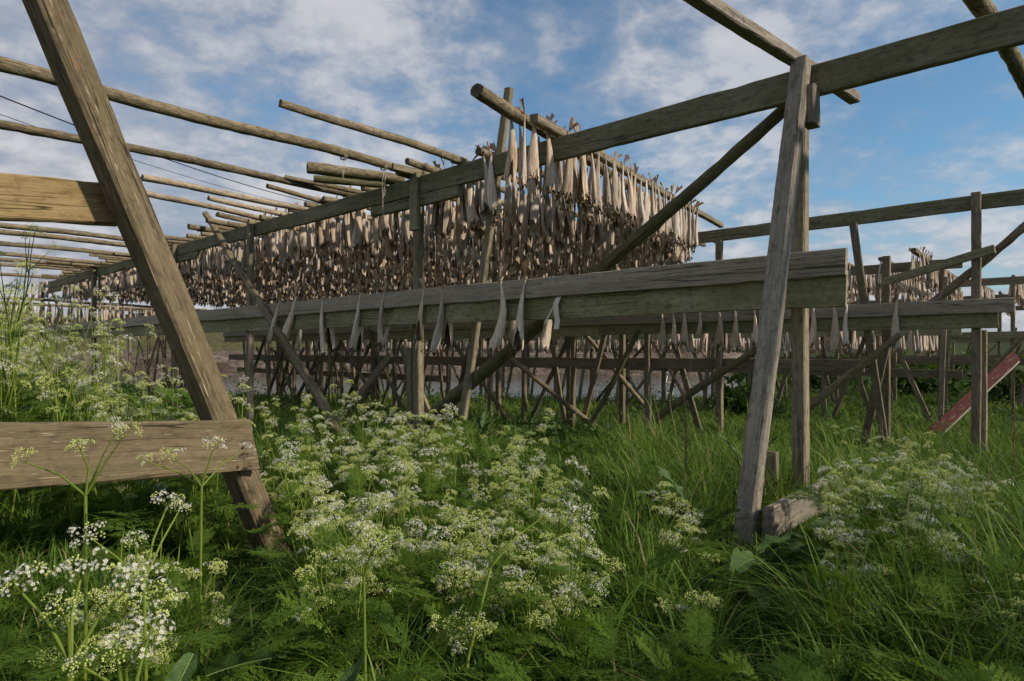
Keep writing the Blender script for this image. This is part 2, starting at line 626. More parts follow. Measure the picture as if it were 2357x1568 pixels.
M_GRASS = grass_mat()
M_UNDER = leafy("undergrowth_leaves", (0.022, 0.055, 0.012), (0.075, 0.135, 0.026), 0.3, 0.6, 0.2)
M_FERN = leafy("cow_parsley_leaf", (0.034, 0.085, 0.011), (0.130, 0.210, 0.028), 0.4, 0.7, 0.12)
M_STEM = leafy("cow_parsley_stem", (0.10, 0.16, 0.02), (0.22, 0.29, 0.05), 0.25, 0.6, 0.2)
M_WHITE = simple("cow_parsley_petal", (0.70, 0.70, 0.58), 0.7, 0.2, 0.08, (40, 40, 40), 0.3)
M_BUD = simple("cow_parsley_bud", (0.52, 0.58, 0.20), 0.7, 0.12, 0.25, (60, 60, 60), 0.25)
def dock_mat():
    t = NT("veined_dock_leaf")
    tc = t.n('ShaderNodeTexCoord')
    sp = t.n('ShaderNodeSeparateXYZ')
    t.L.new(tc.outputs['Object'], sp.inputs[0])
    ay = t.math('ABSOLUTE', sp.outputs['Y'])
    nz = t.noise(tc.outputs['Object'], (30, 30, 30), 1.0, 4, 0.6)
    ph = t.math('ADD', t.math('MULTIPLY', t.math('SUBTRACT', sp.outputs['X'], t.math('MULTIPLY', ay, 0.9)), 330.0), t.math('MULTIPLY', nz, 5.0))
    vein = t.ramp(t.math('ADD', t.math('MULTIPLY', t.math('SINE', ph), 0.5), 0.5), [(0.80, 0.0), (0.98, 1.0)])
    c = t.ramp(nz, [(0.3, (0.030, 0.068, 0.016)), (0.7, (0.070, 0.135, 0.032))])
    c = t.mix(t.math('MULTIPLY', vein, 0.35), c, (0.12, 0.17, 0.06))
    nr = t.bump(t.math('SUBTRACT', nz, t.math('MULTIPLY', vein, 0.7)), 0.6, 0.004)
    sh = t.principled(c, 0.55, nr, 0.25)
    tr = t.n('ShaderNodeBsdfTranslucent')
    t.put(tr.inputs[0], c)
    mx = t.n('ShaderNodeMixShader')
    mx.inputs[0].default_value = 0.25
    t.L.new(sh, mx.inputs[1])
    t.L.new(tr.outputs[0], mx.inputs[2])
    return t.done(mx.outputs[0])


M_DOCK = dock_mat()
M_RIB = simple("dock_midrib", (0.15, 0.20, 0.07), 0.6)
M_DEAD = simple("dead_stalk", (0.17, 0.095, 0.055), 0.85)
M_STRAW = simple("dry_straw", (0.38, 0.29, 0.17), 0.8)
M_PAPER = simple("white_tape", (0.78, 0.74, 0.60), 0.6, 0.3, 0.08, (12, 12, 12), 0.2)
M_WIRE = simple("cable", (0.012, 0.012, 0.014), 0.6)
M_REDPAINT = simple("red_painted_board", (0.062, 0.014, 0.014), 0.7, 0.2, 0.2, (3, 9, 9))
def worn_paint():
    t = NT("worn_red_paint")
    v = t.coords()
    n = t.noise(v, (3, 12, 12), 1.0, 5, 0.6)
    w = t.noise(v, (5, 40, 40), 1.0, 7, 0.7, 0.3)
    c = t.ramp(n, [(0.3, (0.050, 0.012, 0.012)), (0.7, (0.095, 0.028, 0.026))])
    c = t.mix(t.ramp(w, [(0.56, 0.0), (0.64, 0.8)]), c, (0.22, 0.16, 0.12))
    return t.done(t.principled(c, 0.8, t.bump(w, 0.5, 0.004), 0.15))


M_REDPAINT = worn_paint()
M_CREAM = simple("cream_bare_edge", (0.30, 0.255, 0.20), 0.8, 0.2, 0.15)
M_WHITEP = simple("white_painted_wood", (0.62, 0.60, 0.52), 0.6)
M_IRON = simple("rusty_iron", (0.06, 0.035, 0.025), 0.7)


def ground_mat():
    t = NT("meadow_soil")
    tc = t.n('ShaderNodeTexCoord')
    v = tc.outputs['Object']
    n = t.noise(v, (0.5, 0.5, 0.5), 1.0, 6, 0.6, 0.4)
    n2 = t.noise(v, (9, 9, 9), 1.0, 6, 0.7)
    c = t.ramp(n, [(0.35, (0.022, 0.038, 0.010)), (0.55, (0.040, 0.060, 0.016)), (0.72, (0.070, 0.066, 0.030))])
    c = t.mix(t.ramp(n2, [(0.4, 0.6), (0.6, 0.0)]), c, (0.016, 0.018, 0.008))
    # worn earth of the path at the right
    ds = t.n('ShaderNodeVectorMath', operation='DISTANCE')
    t.L.new(v, ds.inputs[0])
    ds.inputs[1].default_value = (3.45, 4.0, 0.0)
    c = t.mix(t.ramp(t.math('ADD', ds.outputs['Value'], t.math('MULTIPLY', n2, 0.6)), [(0.75, 1.0), (1.1, 0.0)]), c, t.ramp(n2, [(0.35, (0.075, 0.06, 0.032)), (0.65, (0.15, 0.12, 0.07))]))
    return t.done(t.principled(c, 0.95, t.bump(n2, 0.8, 0.05), 0.1))


def hill_mat():
    t = NT("bare_bank")
    tc = t.n('ShaderNodeTexCoord')
    v = tc.outputs['Object']
    n = t.noise(v, (0.25, 0.25, 0.9), 1.0, 8, 0.65, 0.8)
    n2 = t.noise(v, (2.2, 2.2, 5.0), 1.0, 6, 0.65)
    c = t.ramp(n, [(0.3, (0.06, 0.046, 0.036)), (0.5, (0.135, 0.108, 0.086)), (0.68, (0.25, 0.21, 0.175))])
    c = t.mix(t.ramp(n2, [(0.42, 0.75), (0.56, 0.0)]), c, (0.05, 0.038, 0.03))
    geo = t.n('ShaderNodeNewGeometry')
    sp = t.n('ShaderNodeSeparateXYZ')
    t.L.new(geo.outputs['Position'], sp.inputs[0])
    gr = t.math('ADD', sp.outputs['Z'], t.math('MULTIPLY', n, 1.6))
    c = t.mix(t.ramp(gr, [(0.0, 0.0), (1.0, 1.0)]), c, c)
    mr = t.n('ShaderNodeMapRange')
    mr.inputs[1].default_value, mr.inputs[2].default_value = 1.75, 2.1
    t.L.new(gr, mr.inputs[0])
    c = t.mix(mr.outputs[0], c, t.ramp(n2, [(0.4, (0.055, 0.058, 0.026)), (0.62, (0.115, 0.105, 0.05))]))
    return t.done(t.principled(c, 0.95, t.bump(n2, 0.8, 0.2), 0.1))


def water_mat():
    t = NT("calm_sea_water")
    tc = t.n('ShaderNodeTexCoord')
    n = t.noise(tc.outputs['Object'], (0.7, 3.0, 1), 1.0, 4, 0.6)
    n2 = t.noise(tc.outputs['Object'], (3.0, 14.0, 1), 1.0, 3, 0.6)
    nr = t.bump(t.math('ADD', n, t.math('MULTIPLY', n2, 0.35)), 0.18, 0.10)
    return t.done(t.principled((0.045, 0.05, 0.05), 0.06, nr, 0.5))


# ------------------------------------------------------------------ ground, water, far bank
def build_setting():
    # one sheet, fine near the viewer and coarse towards the horizon
    def axis(lim, n, near):
        t = np.linspace(-1, 1, n)
        return np.sign(t) * (near * np.abs(t) + (lim - near) * np.abs(t) ** 4)
    gx = axis(400, 181, 40)
    gy = np.concatenate([np.linspace(-30, -2, 15), np.linspace(-1.5, 40, 140), 40 + 360 * np.linspace(0.01, 1, 40) ** 2])
    X, Y = np.meshgrid(gx, gy)
    Z = gz(X, Y)
    # flat land goes on to the right; water lies ahead and to the left
    mb = MB()
    mb.add(np.stack([X, Y, Z], -1).reshape(-1, 3), grid_faces(len(gy), len(gx)))
    o = link("ground", mb.mesh("ground", [ground_mat()]))
    tag(o, kind='structure')
    mb = MB()
    mb.add([(-400, 18, -1.05), (400, 18, -1.05), (400, 400, -1.05), (-400, 400, -1.05)], [(0, 1, 2, 3)])
    tag(link("water", mb.mesh("water", [water_mat()])), kind='structure')
    # bare earth bank across the water
    gx = np.linspace(-170, 60, 280)
    gy = np.concatenate([np.linspace(52, 66, 42), np.linspace(67, 130, 24)])
    X, Y = np.meshgrid(gx, gy)
    sh = 55 + 1.6 * wob(X, X * 0.3, 0.16) + 0.9 * wob(X, Y * 0, 0.6)
    h = -1.9 + 2.3 * sstep(Y - sh, -1.0, 1.2) + 0.85 * sstep(Y - sh, 1.0, 7) + 0.3 * wob(X, Y, 0.9) * sstep(Y - sh, -1, 2) + 0.12 * wob(X, Y, 3.1) * sstep(Y - sh, -1, 1)
    h = h + 0.9 * sstep(Y - sh, 4, 10) + 1.2 * sstep(Y, 70, 125) * (0.5 + 0.5 * np.sin(X * 0.06 + 1.0)) + 3.2 * sstep(-X, 20, 60) * sstep(Y, 60, 85)
    h = h - 4.5 * sstep(X, 18, 34)
    mb = MB()
    mb.add(np.stack([X, Y, h], -1).reshape(-1, 3), grid_faces(len(gy), len(gx)))
    tag(link("hills", mb.mesh("hills", [hill_mat()])), kind='structure')


build_setting()

# ------------------------------------------------------------------ front rack
A_END = px(1952, 640, b=4.72)
rack1 = empty("drying_rack", W(a_of(px(1842, 900, b=4.99)), 4.9, 0), "long weathered wooden fish rack in front with double board rail and high beam", "drying rack")


def along(name, a0, a1, b, z0, z1, thick, mat, parent, dz=0.0, db=0.0, **kw):
    """board running along the rack, standing on edge"""
    return timber(name, W(a0, b, (z0 + z1) / 2), W(a1, b + db, (z0 + z1) / 2 + dz), thick, z1 - z0, mat, parent, **kw)


aP1 = a_of(px(1842, 900, b=4.99))
aP2 = a_of(px(964, 600, b=4.99))
aP3 = a_of(px(576, 600, b=4.82))
aP4 = a_of(px(401, 600, b=4.82))
aP5 = a_of(px(217, 650, b=4.82))
aP6 = a_of(px(98, 700, b=4.82))
# high beam in three lengths
along("beam", -2.4, aP2 - 0.02, 4.90, 3.055, 3.28, 0.062, M_BEAM, rack1)
along("beam", aP2 + 0.02, aP4 - 0.01, 4.90, 3.065, 3.275, 0.062, M_BEAM, rack1)
along("beam", aP4 + 0.01, aP6 + 0.35, 4.90, 3.06, 3.27, 0.062, M_BEAM, rack1)
# splice boards below the beam joints
along("splice_board", a_of(px(1057, 450, b=4.88)), a_of(px(856, 480, b=4.88)), 4.895, 2.925, 3.05, 0.07, M_BEAM, rack1)
along("splice_board", aP4 - 1.0, aP4 + 0.5, 4.9, 2.93, 3.055, 0.07, M_BEAM, rack1)
along("splice_board", aP6 - 1.9, aP6 - 0.2, 4.9, 2.92, 3.05, 0.07, M_BEAM, rack1)
# posts
post("post", aP1, 4.99, -0.3, 3.05, 0.10, 0.115, M_POST, rack1)
post("post", aP2, 4.985, -0.3, 3.06, 0.115, 0.10, M_POST, rack1)
for a in (aP3, aP4, aP5, aP6):
    post("post", a, 4.818, -0.3, 3.29, 0.11, 0.09, M_POST, rack1)
post("cleat", a_of(px(953, 500, b=4.83)), 4.838, 2.63, 3.31, 0.135, 0.055, M_BEAM, rack1)
post("post_splice", aP2 + 0.125, 4.97, -0.2, 1.22, 0.10, 0.09, M_POST, rack1)
# rail: rounded slab above, flat board below
aJ1, aJ2, aJ3 = a_of(px(446, 720, b=4.72)), a_of(px(905, 720, b=4.72)), a_of(px(528, 740, b=4.72))
along("rail_board", a_of(A_END), aJ1 - 0.006, 4.700, 1.702, 1.893, 0.05, M_RAIL_UP, rack1, bulge=0.006)
along("rail_board", aJ1 + 0.006, aP6 + 0.3, 4.700, 1.70, 1.893, 0.05, M_RAIL_UP, rack1, bulge=0.006)
along("rail_board", a_of(A_END) + 0.01, aJ2 - 0.004, 4.7505, 1.492, 1.74, 0.043, M_RAIL_LO, rack1)
along("rail_board", aJ2 + 0.004, aJ3 - 0.004, 4.7505, 1.487, 1.74, 0.043, M_RAIL_LO, rack1)
along("rail_board", aJ3 + 0.004, aP6 + 0.2, 4.7505, 1.49, 1.74, 0.043, M_RAIL_LO, rack1)
# leaning front leg with its foot board, block and stake
timber("leg", W(1.47, 3.70, -0.25), W(1.455, 4.775, 3.285), 0.118, 0.115, M_LEG, rack1, up=Vector((BX[0], BX[1], 0)))
aL = 1.40
timber("foot_board", W(aL - 0.055, 3.80, 0.15), W(aL - 0.055, 4.95, 0.13), 0.05, 0.20, M_LEG, rack1)
_ck = px(1866, 245, b=4.79)
post("cleat", a_of(_ck), 4.79, _ck.z - 0.14, _ck.z + 0.14, 0.085, 0.155, M_LEG, rack1)
post("stake", aP1 + 0.16, 4.86, -0.2, 0.42, 0.09, 0.06, M_POST, rack1)
def nail(part, root, p, n, r=0.006):
    n = Vector(n).normalized()
    e1 = n.cross(Vector((0, 0, 1))).normalized()
    e2 = n.cross(e1)
    ring = [Vector(e1 * math.cos(q) * r + e2 * math.sin(q) * r) for q in np.arange(6) * math.pi / 3]
    V = [tuple(v) for v in ring] + [tuple(v * 0.7 + n * 0.003) for v in ring]
    mb = MB()
    mb.add(V, grid_faces(2, 6, True))
    mb.add(V[6:], [list(range(6))])
    o = bpy.data.objects.new("nail", mb.mesh("nail", [M_IRON], False))
    o.parent = part
    o.matrix_local = (Matrix.Translation(root.location) @ part.matrix_basis).inverted() @ Matrix.Translation(p)
    COL.objects.link(o)


MB_N = (-BX[0], -BX[1], 0)
_rb = [o for o in rack1.children if o.name.startswith("rail_board")]
for u_, v_ in ((1838, 598), (1838, 627), (1846, 668)):
    nail(_rb[0] if v_ < 650 else _rb[2], rack1, px(u_, v_, b=4.672 if v_ < 650 else 4.727), MB_N)
for u_ in (955, 970, 560, 585):
    for dz_ in (0, 1):
        nail(_rb[0], rack1, px(u_, 0, b=4.672).xy.to_3d() + Vector((0, 0, 1.76 + 0.07 * dz_)), MB_N)
_leg = [o for o in rack1.children if o.name.startswith("leg")][0]
for u_, v_ in ((1829, 186), (1842, 186), (1835, 200), (1832, 214), (1843, 212)):
    nail(_leg, rack1, px(u_, v_, b=4.712), MB_N, 0.005)
_bm = [o for o in rack1.children if o.name.startswith("beam")]
for a_, bi in ((aP1 + 0.03, 0), (aP1 - 0.25, 0), (aP2 - 0.2, 0), (aP2 + 0.2, 1)):
    for z_ in (3.12, 3.21):
        nail(_bm[bi], rack1, W(a_, 4.866, z_), MB_N, 0.006)
# diagonal braces
pole("brace", px(1815, 243, b=5.10), px(915, 1030, b=5.10), 0.048, 0.088, M_MOSS, rack1, bend=0.012)
pole("brace", px(473, 492, b=4.655), px(800, 1020, b=4.60), 0.052, 0.062, M_LICH, rack1, bend=0.008)
timber("brace", px(1172, 204, b=5.05), px(1066, 960, b=5.02), 0.095, 0.065, M_POST, rack1, up=Vector((BX[0], BX[1], 0)))
timber("brace", px(112, 650, b=5.0), px(165, 790, b=5.0), 0.11, 0.05, M_POST, rack1, up=Vector((BX[0], BX[1], 0)))
timber("brace", px(900, 815, b=5.05), px(770, 985, b=5.05), 0.10, 0.05, M_FAR, rack1, up=Vector((BX[0], BX[1], 0)))
timber("brace", px(925, 800, b=5.6), px(1000, 985, b=5.6), 0.10, 0.05, M_FAR, rack1, up=Vector((BX[0], BX[1], 0)))

# ------------------------------------------------------------------ near trestle at the left
TA = 3.29
tr_foot = px(648, 1320, a=TA)
tr_top = px(108, 0, a=TA)
d = (tr_top - tr_foot)
trestle = empty("trestle", (tr_foot.x, tr_foot.y, 0), "big weathered leaning timber trestle leg with nailed boards close at the left", "trestle")
timber("leg", tr_foot - d * 0.06, tr_foot + d * 1.35, 0.14, 0.12, M_TREST, trestle, up=Vector((AX[0], AX[1], 0)), roll=0.28)
_bd0, _bd1 = px(0, 1050, a=TA - 0.11), px(582, 1024, a=TA - 0.11)
_dir = (_bd0 - _bd1)
low_cross = timber("cross_board", _bd1, _bd1 + _dir * 1.6, 0.045, 0.265, M_TREST, trestle, cut=0.33)
_c0, _c1 = px(0, 452, a=TA + 0.13), px(268, 470, a=TA + 0.13)
timber("cross_board", _c1, _c1 + (_c0 - _c1) * 3.2, 0.07, 0.20, M_YELLOW, trestle)
def bolt(parent, p, r=0.007):
    mb = MB()
    th = np.arange(8) * math.pi / 4
    nrm = -AX
    e1, e2 = np.array([BX[0], BX[1], 0]), np.array([0, 0, 1.0])
    ring = np.array(p)[None] + r * (np.cos(th)[:, None] * e1 + np.sin(th)[:, None] * e2)
    top = ring * 1.0 + np.array([nrm[0], nrm[1], 0]) * 0.006
    V = np.concatenate([ring, (top - np.array(p)) * 0.8 + np.array(p)]) - np.array(p)
    mb.add(V, grid_faces(2, 8, True))
    mb.add(V[8:], [list(range(8))])
    o = bpy.data.objects.new("bolt", mb.mesh("bolt", [M_IRON], False))
    o.parent = low_cross
    o.matrix_local = (Matrix.Translation(parent.location) @ low_cross.matrix_basis).inverted() @ Matrix.Translation(p)
    COL.objects.link(o)
for u_, v_ in ((560, 1030), (548, 1075)):
    p = px(u_, v_, a=TA - 0.1345)
    bolt(trestle, p)

# ------------------------------------------------------------------ second rack
rack2 = empty("drying_rack", W(5, 11, -0.5), "second wooden fish rack behind the front one, with shorter hanging cod", "drying rack")
a2e = a_of(px(2335, 720, b=10.9))
along("rail_board", a2e, 9.2, 10.9, 1.70, 1.90, 0.05, M_RAIL_UP, rack2, bulge=0.006)
along("rail_board", 9.21, 25, 10.9, 1.70, 1.90, 0.05, M_RAIL_UP, rack2, bulge=0.006)
along("rail_board", a2e + 0.18, 7.3, 10.95, 1.49, 1.74, 0.043, M_RAIL_LO, rack2)
along("rail_board", 7.31, 14.6, 10.95, 1.47, 1.74, 0.043, M_RAIL_LO, rack2)
along("rail_board", 14.61, 25, 10.95, 1.48, 1.74, 0.043, M_RAIL_LO, rack2)
along("beam", -4.0, 5.3, 11.12, 3.19, 3.405, 0.062, M_BEAM, rack2)
along("beam", 5.32, 25, 11.12, 3.19, 3.40, 0.062, M_BEAM, rack2)
along("low_board", a_of(px(1990, 840, b=11.1)), 6.7, 11.11, 0.83, 1.03, 0.045, M_FAR, rack2)
along("low_board", 6.71, 15.2, 11.11, 0.80, 1.01, 0.045, M_FAR, rack2)
along("low_board", 15.21, 25, 11.11, 0.78, 1.0, 0.045, M_FAR, rack2)
for u_, b_, top in ((2247, 11.03, 3.43), (1656, 11.03, 3.18), (1491, 11.03, 3.18), (2040, 11.9, 2.75), (1128, 11.03, 3.18), (1147, 11.25, 3.18), (760, 11.03, 3.18), (640, 11.03, 3.18), (1432, 11.4, 3.18), (1310, 11.3, 3.18), (860, 11.03, 3.18)):
    p = px(u_, 900, b=b_)
    post("post", a_of(p), b_, -0.85, top, 0.115, 0.10, M_FAR, rack2)
r2 = random.Random(17)
for a_ in (8.2, 9.6, 12.2, 13.6, 14.5, 15.3, 16.3, 17.2, 18.4, 19.2, 20.1, 21.0, 21.9, 23.6):
    post("post", a_, 11.2, -1.0, 3.18, 0.10, 0.10, M_FAR, rack2, (r2.gauss(0, .05), 0))
    s_ = r2.choice((-1, 1))
    timber("brace", W(a_ + 0.2, 11.32, -1.0), W(a_ + s_ * r2.uniform(0.6, 1.3), 11.32, r2.uniform(1.2, 2.4)), 0.1, 0.05, M_FAR, rack2, up=Vector((BX[0], BX[1], 0)))
    pole("brace", W(a_ - 0.4, 10.8, -1.0), W(a_ - s_ * r2.uniform(1.2, 2.2), 10.8, r2.uniform(1.0, 1.9)), 0.06, 0.05, M_MOSS, rack2)
along("low_board", 12.5, 25, 11.45, 0.30, 0.48, 0.045, M_FAR, rack2)
post("post", a_of(px(2262, 900, b=11.15)), 11.12, -0.85, 1.47, 0.10, 0.11, M_POST, rack2)
UPB = Vector((BX[0], BX[1], 0))
for (u0, v0, u1, v1, b_, w_, h_) in ((1408, 700, 1336, 1000, 10.98, 0.11, 0.06), (1553, 790, 1612, 1000, 11.2, 0.11, 0.05), (1964, 516, 2035, 1015, 10.985, 0.11, 0.06), (2062, 700, 1986, 1030, 11.5, 0.12, 0.05),
                                     (590, 800, 720, 1000, 11.2, 0.1, 0.05), (700, 800, 600, 1000, 11.2, 0.1, 0.05)):
    timber("brace", px(u0, v0, b=b_), px(u1, v1, b=b_), w_, h_, M_FAR, rack2, up=UPB)
for (u0, v0, u1, v1, b_, r0, r1, m_) in ((1176, 826, 1408, 1012, 10.8, 0.05, 0.062, M_POLE), (1742, 805, 1505, 968, 10.8, 0.062, 0.07, M_MOSS), (2072, 770, 1840, 955, 10.75, 0.05, 0.07, M_LICH),
                                        (2420, 468, 2140, 702, 11.2, 0.055, 0.06, M_POLE), (1300, 720, 1480, 930, 11.3, 0.045, 0.05, M_POLE), (640, 790, 790, 1000, 10.8, 0.06, 0.07, M_MOSS)):
    pole("brace", px(u0, v0, b=b_), px(u1, v1, b=b_), r0, r1, m_, rack2, bend=0.02)
timber("brace", px(2030, 650, b=11.2), px(2290, 573, b=10.9), 0.06, 0.12, M_BEAM, rack2)

# ------------------------------------------------------------------ farther racks
def far_rack(b, a0, a1, label, ztop, rail=True, step=1.9, seed=1, name="drying_rack", low=True, zlow=0.75):
    r = random.Random(seed)
    g = float(gz(W((a0 + a1) / 2, b, 0).x, W((a0 + a1) / 2, b, 0).y))
    rk = empty(name, W((a0 + a1) / 2, b, g), label, "drying rack")
    L = a1 - a0
    k = max(1, int(L / 9))
    for i in range(k):
        along("beam", a0 + L * i / k + 0.005, a0 + L * (i + 1) / k - 0.005, b, ztop - 0.22, ztop, 0.06, M_FAR, rk)
        if rail:
            along("rail_board", a0 + L * i / k + 0.005, a0 + L * (i + 1) / k - 0.005, b - 0.1, 1.5, 1.9 - 0.2, 0.05, M_RAIL_LO, rk)
        if low:
            along("low_board", a0 + L * i / k + 0.005, a0 + L * (i + 1) / k - 0.005, b + 0.1, zlow, zlow + 0.19, 0.045, M_FAR, rk)
    a = a0 + 0.4
    while a < a1:
        gp = W(a, b, 0)
        g = float(gz(gp.x, gp.y)) - 0.4
        post("post", a, b + 0.02, g, ztop - 0.01, 0.10, 0.10, M_FAR, rk, (r.uniform(-.04, .04), 0))
        q = r.random()
        if q < 0.75:
            s = r.choice((-1, 1)) * r.uniform(0.5, 1.2)
            timber("brace", W(a, b + 0.09, g), W(a + s, b + 0.09, r.uniform(1.4, 2.6)), 0.1, 0.05, M_FAR, rk, up=UPB)
        if q > 0.35:
            s = r.choice((-1, 1)) * r.uniform(1.5, 2.4)
            pole("brace", W(a + 0.3, b - 0.1, g), W(a + s, b - 0.1, r.uniform(1.2, 2.4)), 0.05, 0.04, M_POLE, rk)
        if q > 0.5:
            timber("leg", W(a - 0.1, b - 0.95, g), W(a - 0.1, b - 0.05, ztop - 0.4), 0.1, 0.055, M_FAR, rk, up=UPB)
        a += step * r.uniform(0.75, 1.25)
    return rk


far_rack(16.8, 1.75, 30, "third wooden rack in the dim middle distance, many crossing braces", 3.2, rail=True, seed=3, step=1.25, zlow=0.55)
far_rack(22.6, -3.0, 9.0, "fourth wooden rack standing far back near the water", 3.25, seed=4, step=1.4)
far_rack(29.0, -9.0, 7.0, "fifth wooden rack far back among green weeds at the right", 3.2, seed=5)
far_rack(37.0, -14.0, 5.0, "farthest wooden rack barely seen between the right posts", 3.2, seed=6, step=2.0)

# ------------------------------------------------------------------ dried fish
PROF_T = np.array([0, .05, .12, .25, .42, .6, .8, .92, 1.0])
PROF_W = np.array([.010, .012, .016, .025, .036, .046, .053, .053, .047])


def fish_arrays(seed, nt, nc, L=0.58, wide=False):
    r = np.random.RandomState(seed)
    t = np.linspace(0, 1, nt) ** 0.95
    w = np.interp(t, PROF_T, PROF_W) * r.uniform(0.72, 1.12)
    dpt = w * r.uniform(0.5, 0.85)
    t0 = r.choice([0.38, 0.45, 0.55, 0.72])
    opn = np.where(t > t0, (t - t0) / (1 - t0), 0) ** 0.7 * r.choice([0.7, 1.0, 1.3, 1.6] if wide else [0.12, 0.2, 0.35, 0.55, 0.9])
    s = np.linspace(-1, 1, nc)
    TH = s[None, :] * (math.pi - opn[:, None])
    wr = np.zeros((nt, nc))
    for k in (3, 5, 8, 11, 14):
        wr += (0.085 if k < 6 else 0.05) * np.sin(k * TH + r.uniform(0, 6.28) + r.uniform(-2.5, 2.5) * t[:, None]) * (0.35 + 0.65 * t[:, None])
    wr += r.normal(0, 0.018, (nt, nc))
    R = 1 + wr
    x = w[:, None] * R * np.sin(TH)
    y = dpt[:, None] * R * np.cos(TH)
    # collar: bottom spreads out into flaps
    fl = np.clip((t - 0.80) / 0.2, 0, 1)[:, None] ** 1.6
    x = x * (1 + r.uniform(0.0, 0.3) * fl * np.abs(np.sin(TH)) * np.where(s[None, :] > 0, r.uniform(0.2, 1.6), r.uniform(0.2, 1.6)))
    z = -L * t[:, None] * np.ones((1, nc))
    z = z - fl * (r.uniform(-0.01, 0.06) * (np.abs(s)[None, :] ** 2) + r.normal(0, 0.024, nc)[None, :]) + fl * r.uniform(-0.02, 0.05) * np.cos(TH)
    # belly flaps curl
    ed = (np.abs(s)[None, :] > 0.85) * np.clip((t - t0) / (1 - t0 + 1e-6), 0, 1)[:, None]
    y = y - ed * 0.008
    bx, by, tw = r.normal(0, 0.024), r.normal(0, 0.016), r.normal(0, 0.4)
    hook = r.normal(0, 0.03)
    ca, sa = np.cos(tw * t)[:, None], np.sin(tw * t)[:, None]
    X = x * ca - y * sa + bx * np.sin(t * math.pi)[:, None] + hook * (t ** 4)[:, None]
    Yy = x * sa + y * ca + by * np.sin(t * math.pi)[:, None]
    outer = np.stack([X, Yy, z], -1)
    th = 0.007 * np.clip(1.2 - np.abs(s) ** 6 * 1.2, 0, 1)[None, :] * np.ones((nt, 1))
    th[-1] = 0.0
    cx = X.mean(1, keepdims=True)
    cyy = Yy.mean(1, keepdims=True)
    dx, dy = cx - X, cyy - Yy
    dn = np.sqrt(dx ** 2 + dy ** 2) + 1e-6
    th = np.minimum(th, dn * 0.5)
    inner = np.stack([X + dx / dn * th, Yy + dy / dn * th, z], -1)
    return outer, inner, r, L


def fish_into(mb, seed, nt, nc, spikes=True, attr=0.0, wide=False):
    outer, inner, r, L = fish_arrays(seed, nt, nc, wide=wide)
    gf = grid_faces(nt, nc)
    mb.add(outer.reshape(-1, 3), gf, 0, attr)
    mb.add(inner.reshape(-1, 3), gf[:, ::-1], 1, attr)
    if spikes:
        # collar bones: curled flaps and thin spikes at the cut neck
        for q in range(7):
            flap = q < 4
            j = r.randint(nc)
            p = outer[-1, j]
            dr = p * np.array([1, 1, 0])
            dr = dr / (np.linalg.norm(dr) + 1e-6)
            sd = np.array([-dr[1], dr[0], 0])
            ln = r.uniform(0.035, 0.08) if flap else r.uniform(0.02, 0.07)
            wd = r.uniform(0.009, 0.018) if flap else 0.003
            mid_ = p + dr * ln * 0.5 + np.array([0, 0, -ln * r.uniform(0.2, 0.7)])
            tip = mid_ + dr * ln * 0.5 + np.array([0, 0, ln * r.uniform(-0.4, 0.5)])
            p = p + np.array([0, 0, 0.012])
            e = np.array([0, 0, 0.004])
            V = [p - sd * wd, p + sd * wd, mid_ - sd * wd * 0.8, mid_ + sd * wd * 0.8, tip, mid_ + e + dr * -0.004]
            mb.add(V, [(0, 1, 3), (0, 3, 2), (2, 3, 4), (0, 5, 1), (5, 2, 4), (5, 4, 3)], 1 if flap else 0, attr)


def fin_mesh(seed):
    r = np.random.RandomState(seed)
    mb = MB()
    for side in (-1, 1):
        ang = side * r.uniform(0.10, 0.42)
        Lf = r.uniform(0.09, 0.145)
        nl, nwd = 5, 5
        V = []
        cv = r.normal(0, 0.25)
        for i in range(nl):
            tt = i / (nl - 1)
            wd = 0.008 + 0.034 * tt
            for j in range(nwd):
                s = (j / (nwd - 1) - 0.5) * 2
                x = math.sin(ang) * Lf * tt + s * wd * 0.5
                z = math.cos(ang) * Lf * tt + (r.normal(0, 0.008) if i == nl - 1 else 0)
                y = cv * 0.08 * tt * tt + 0.004 * math.sin(3 * s + side)
                V.append((x, y, z))
        V = np.array(V)
        gf = grid_faces(nl, nwd)
        mb.add(V, gf)
        mb.add(V + np.array([0, 0.0025, 0]), gf[:, ::-1])
    return mb.mesh("tail_fin", [M_FIN], True, True)


def ring_mesh():
    mb = MB()
    th = np.arange(10) * 2 * math.pi / 10
    for dz in (-0.012, -0.006, 0.0):
        V = []
        for q in (0, 1.57, 3.14, 4.71):
            rr = 0.0145 + 0.0028 * math.cos(q)
            V.append(np.column_stack([rr * np.cos(th), rr * 0.8 * np.sin(th), np.full(10, dz + 0.0028 * math.sin(q))]))
        V = np.array(V + [V[0]])
        mb.add(V.reshape(-1, 3), grid_faces(5, 10, True))
    return mb.mesh("twine", [M_TWINE])


FISH_ME, FIN_ME, PALE_ME = [], [], []
for i in range(14):
    mb = MB()
    fish_into(mb, 40 + i, 17, 19)
    FISH_ME.append(mb.mesh("dried_cod", [M_FISH, M_FISH_IN], True, True))
    mb = MB()
    fish_into(mb, 140 + i, 19, 21, wide=True)
    PALE_ME.append(mb.mesh("dried_cod", [M_FISH_PALE, M_FISH_DARK], True, True))
for i in range(6):
    FIN_ME.append(fin_mesh(70 + i))
RING_ME = ring_mesh()
frng = random.Random(11)


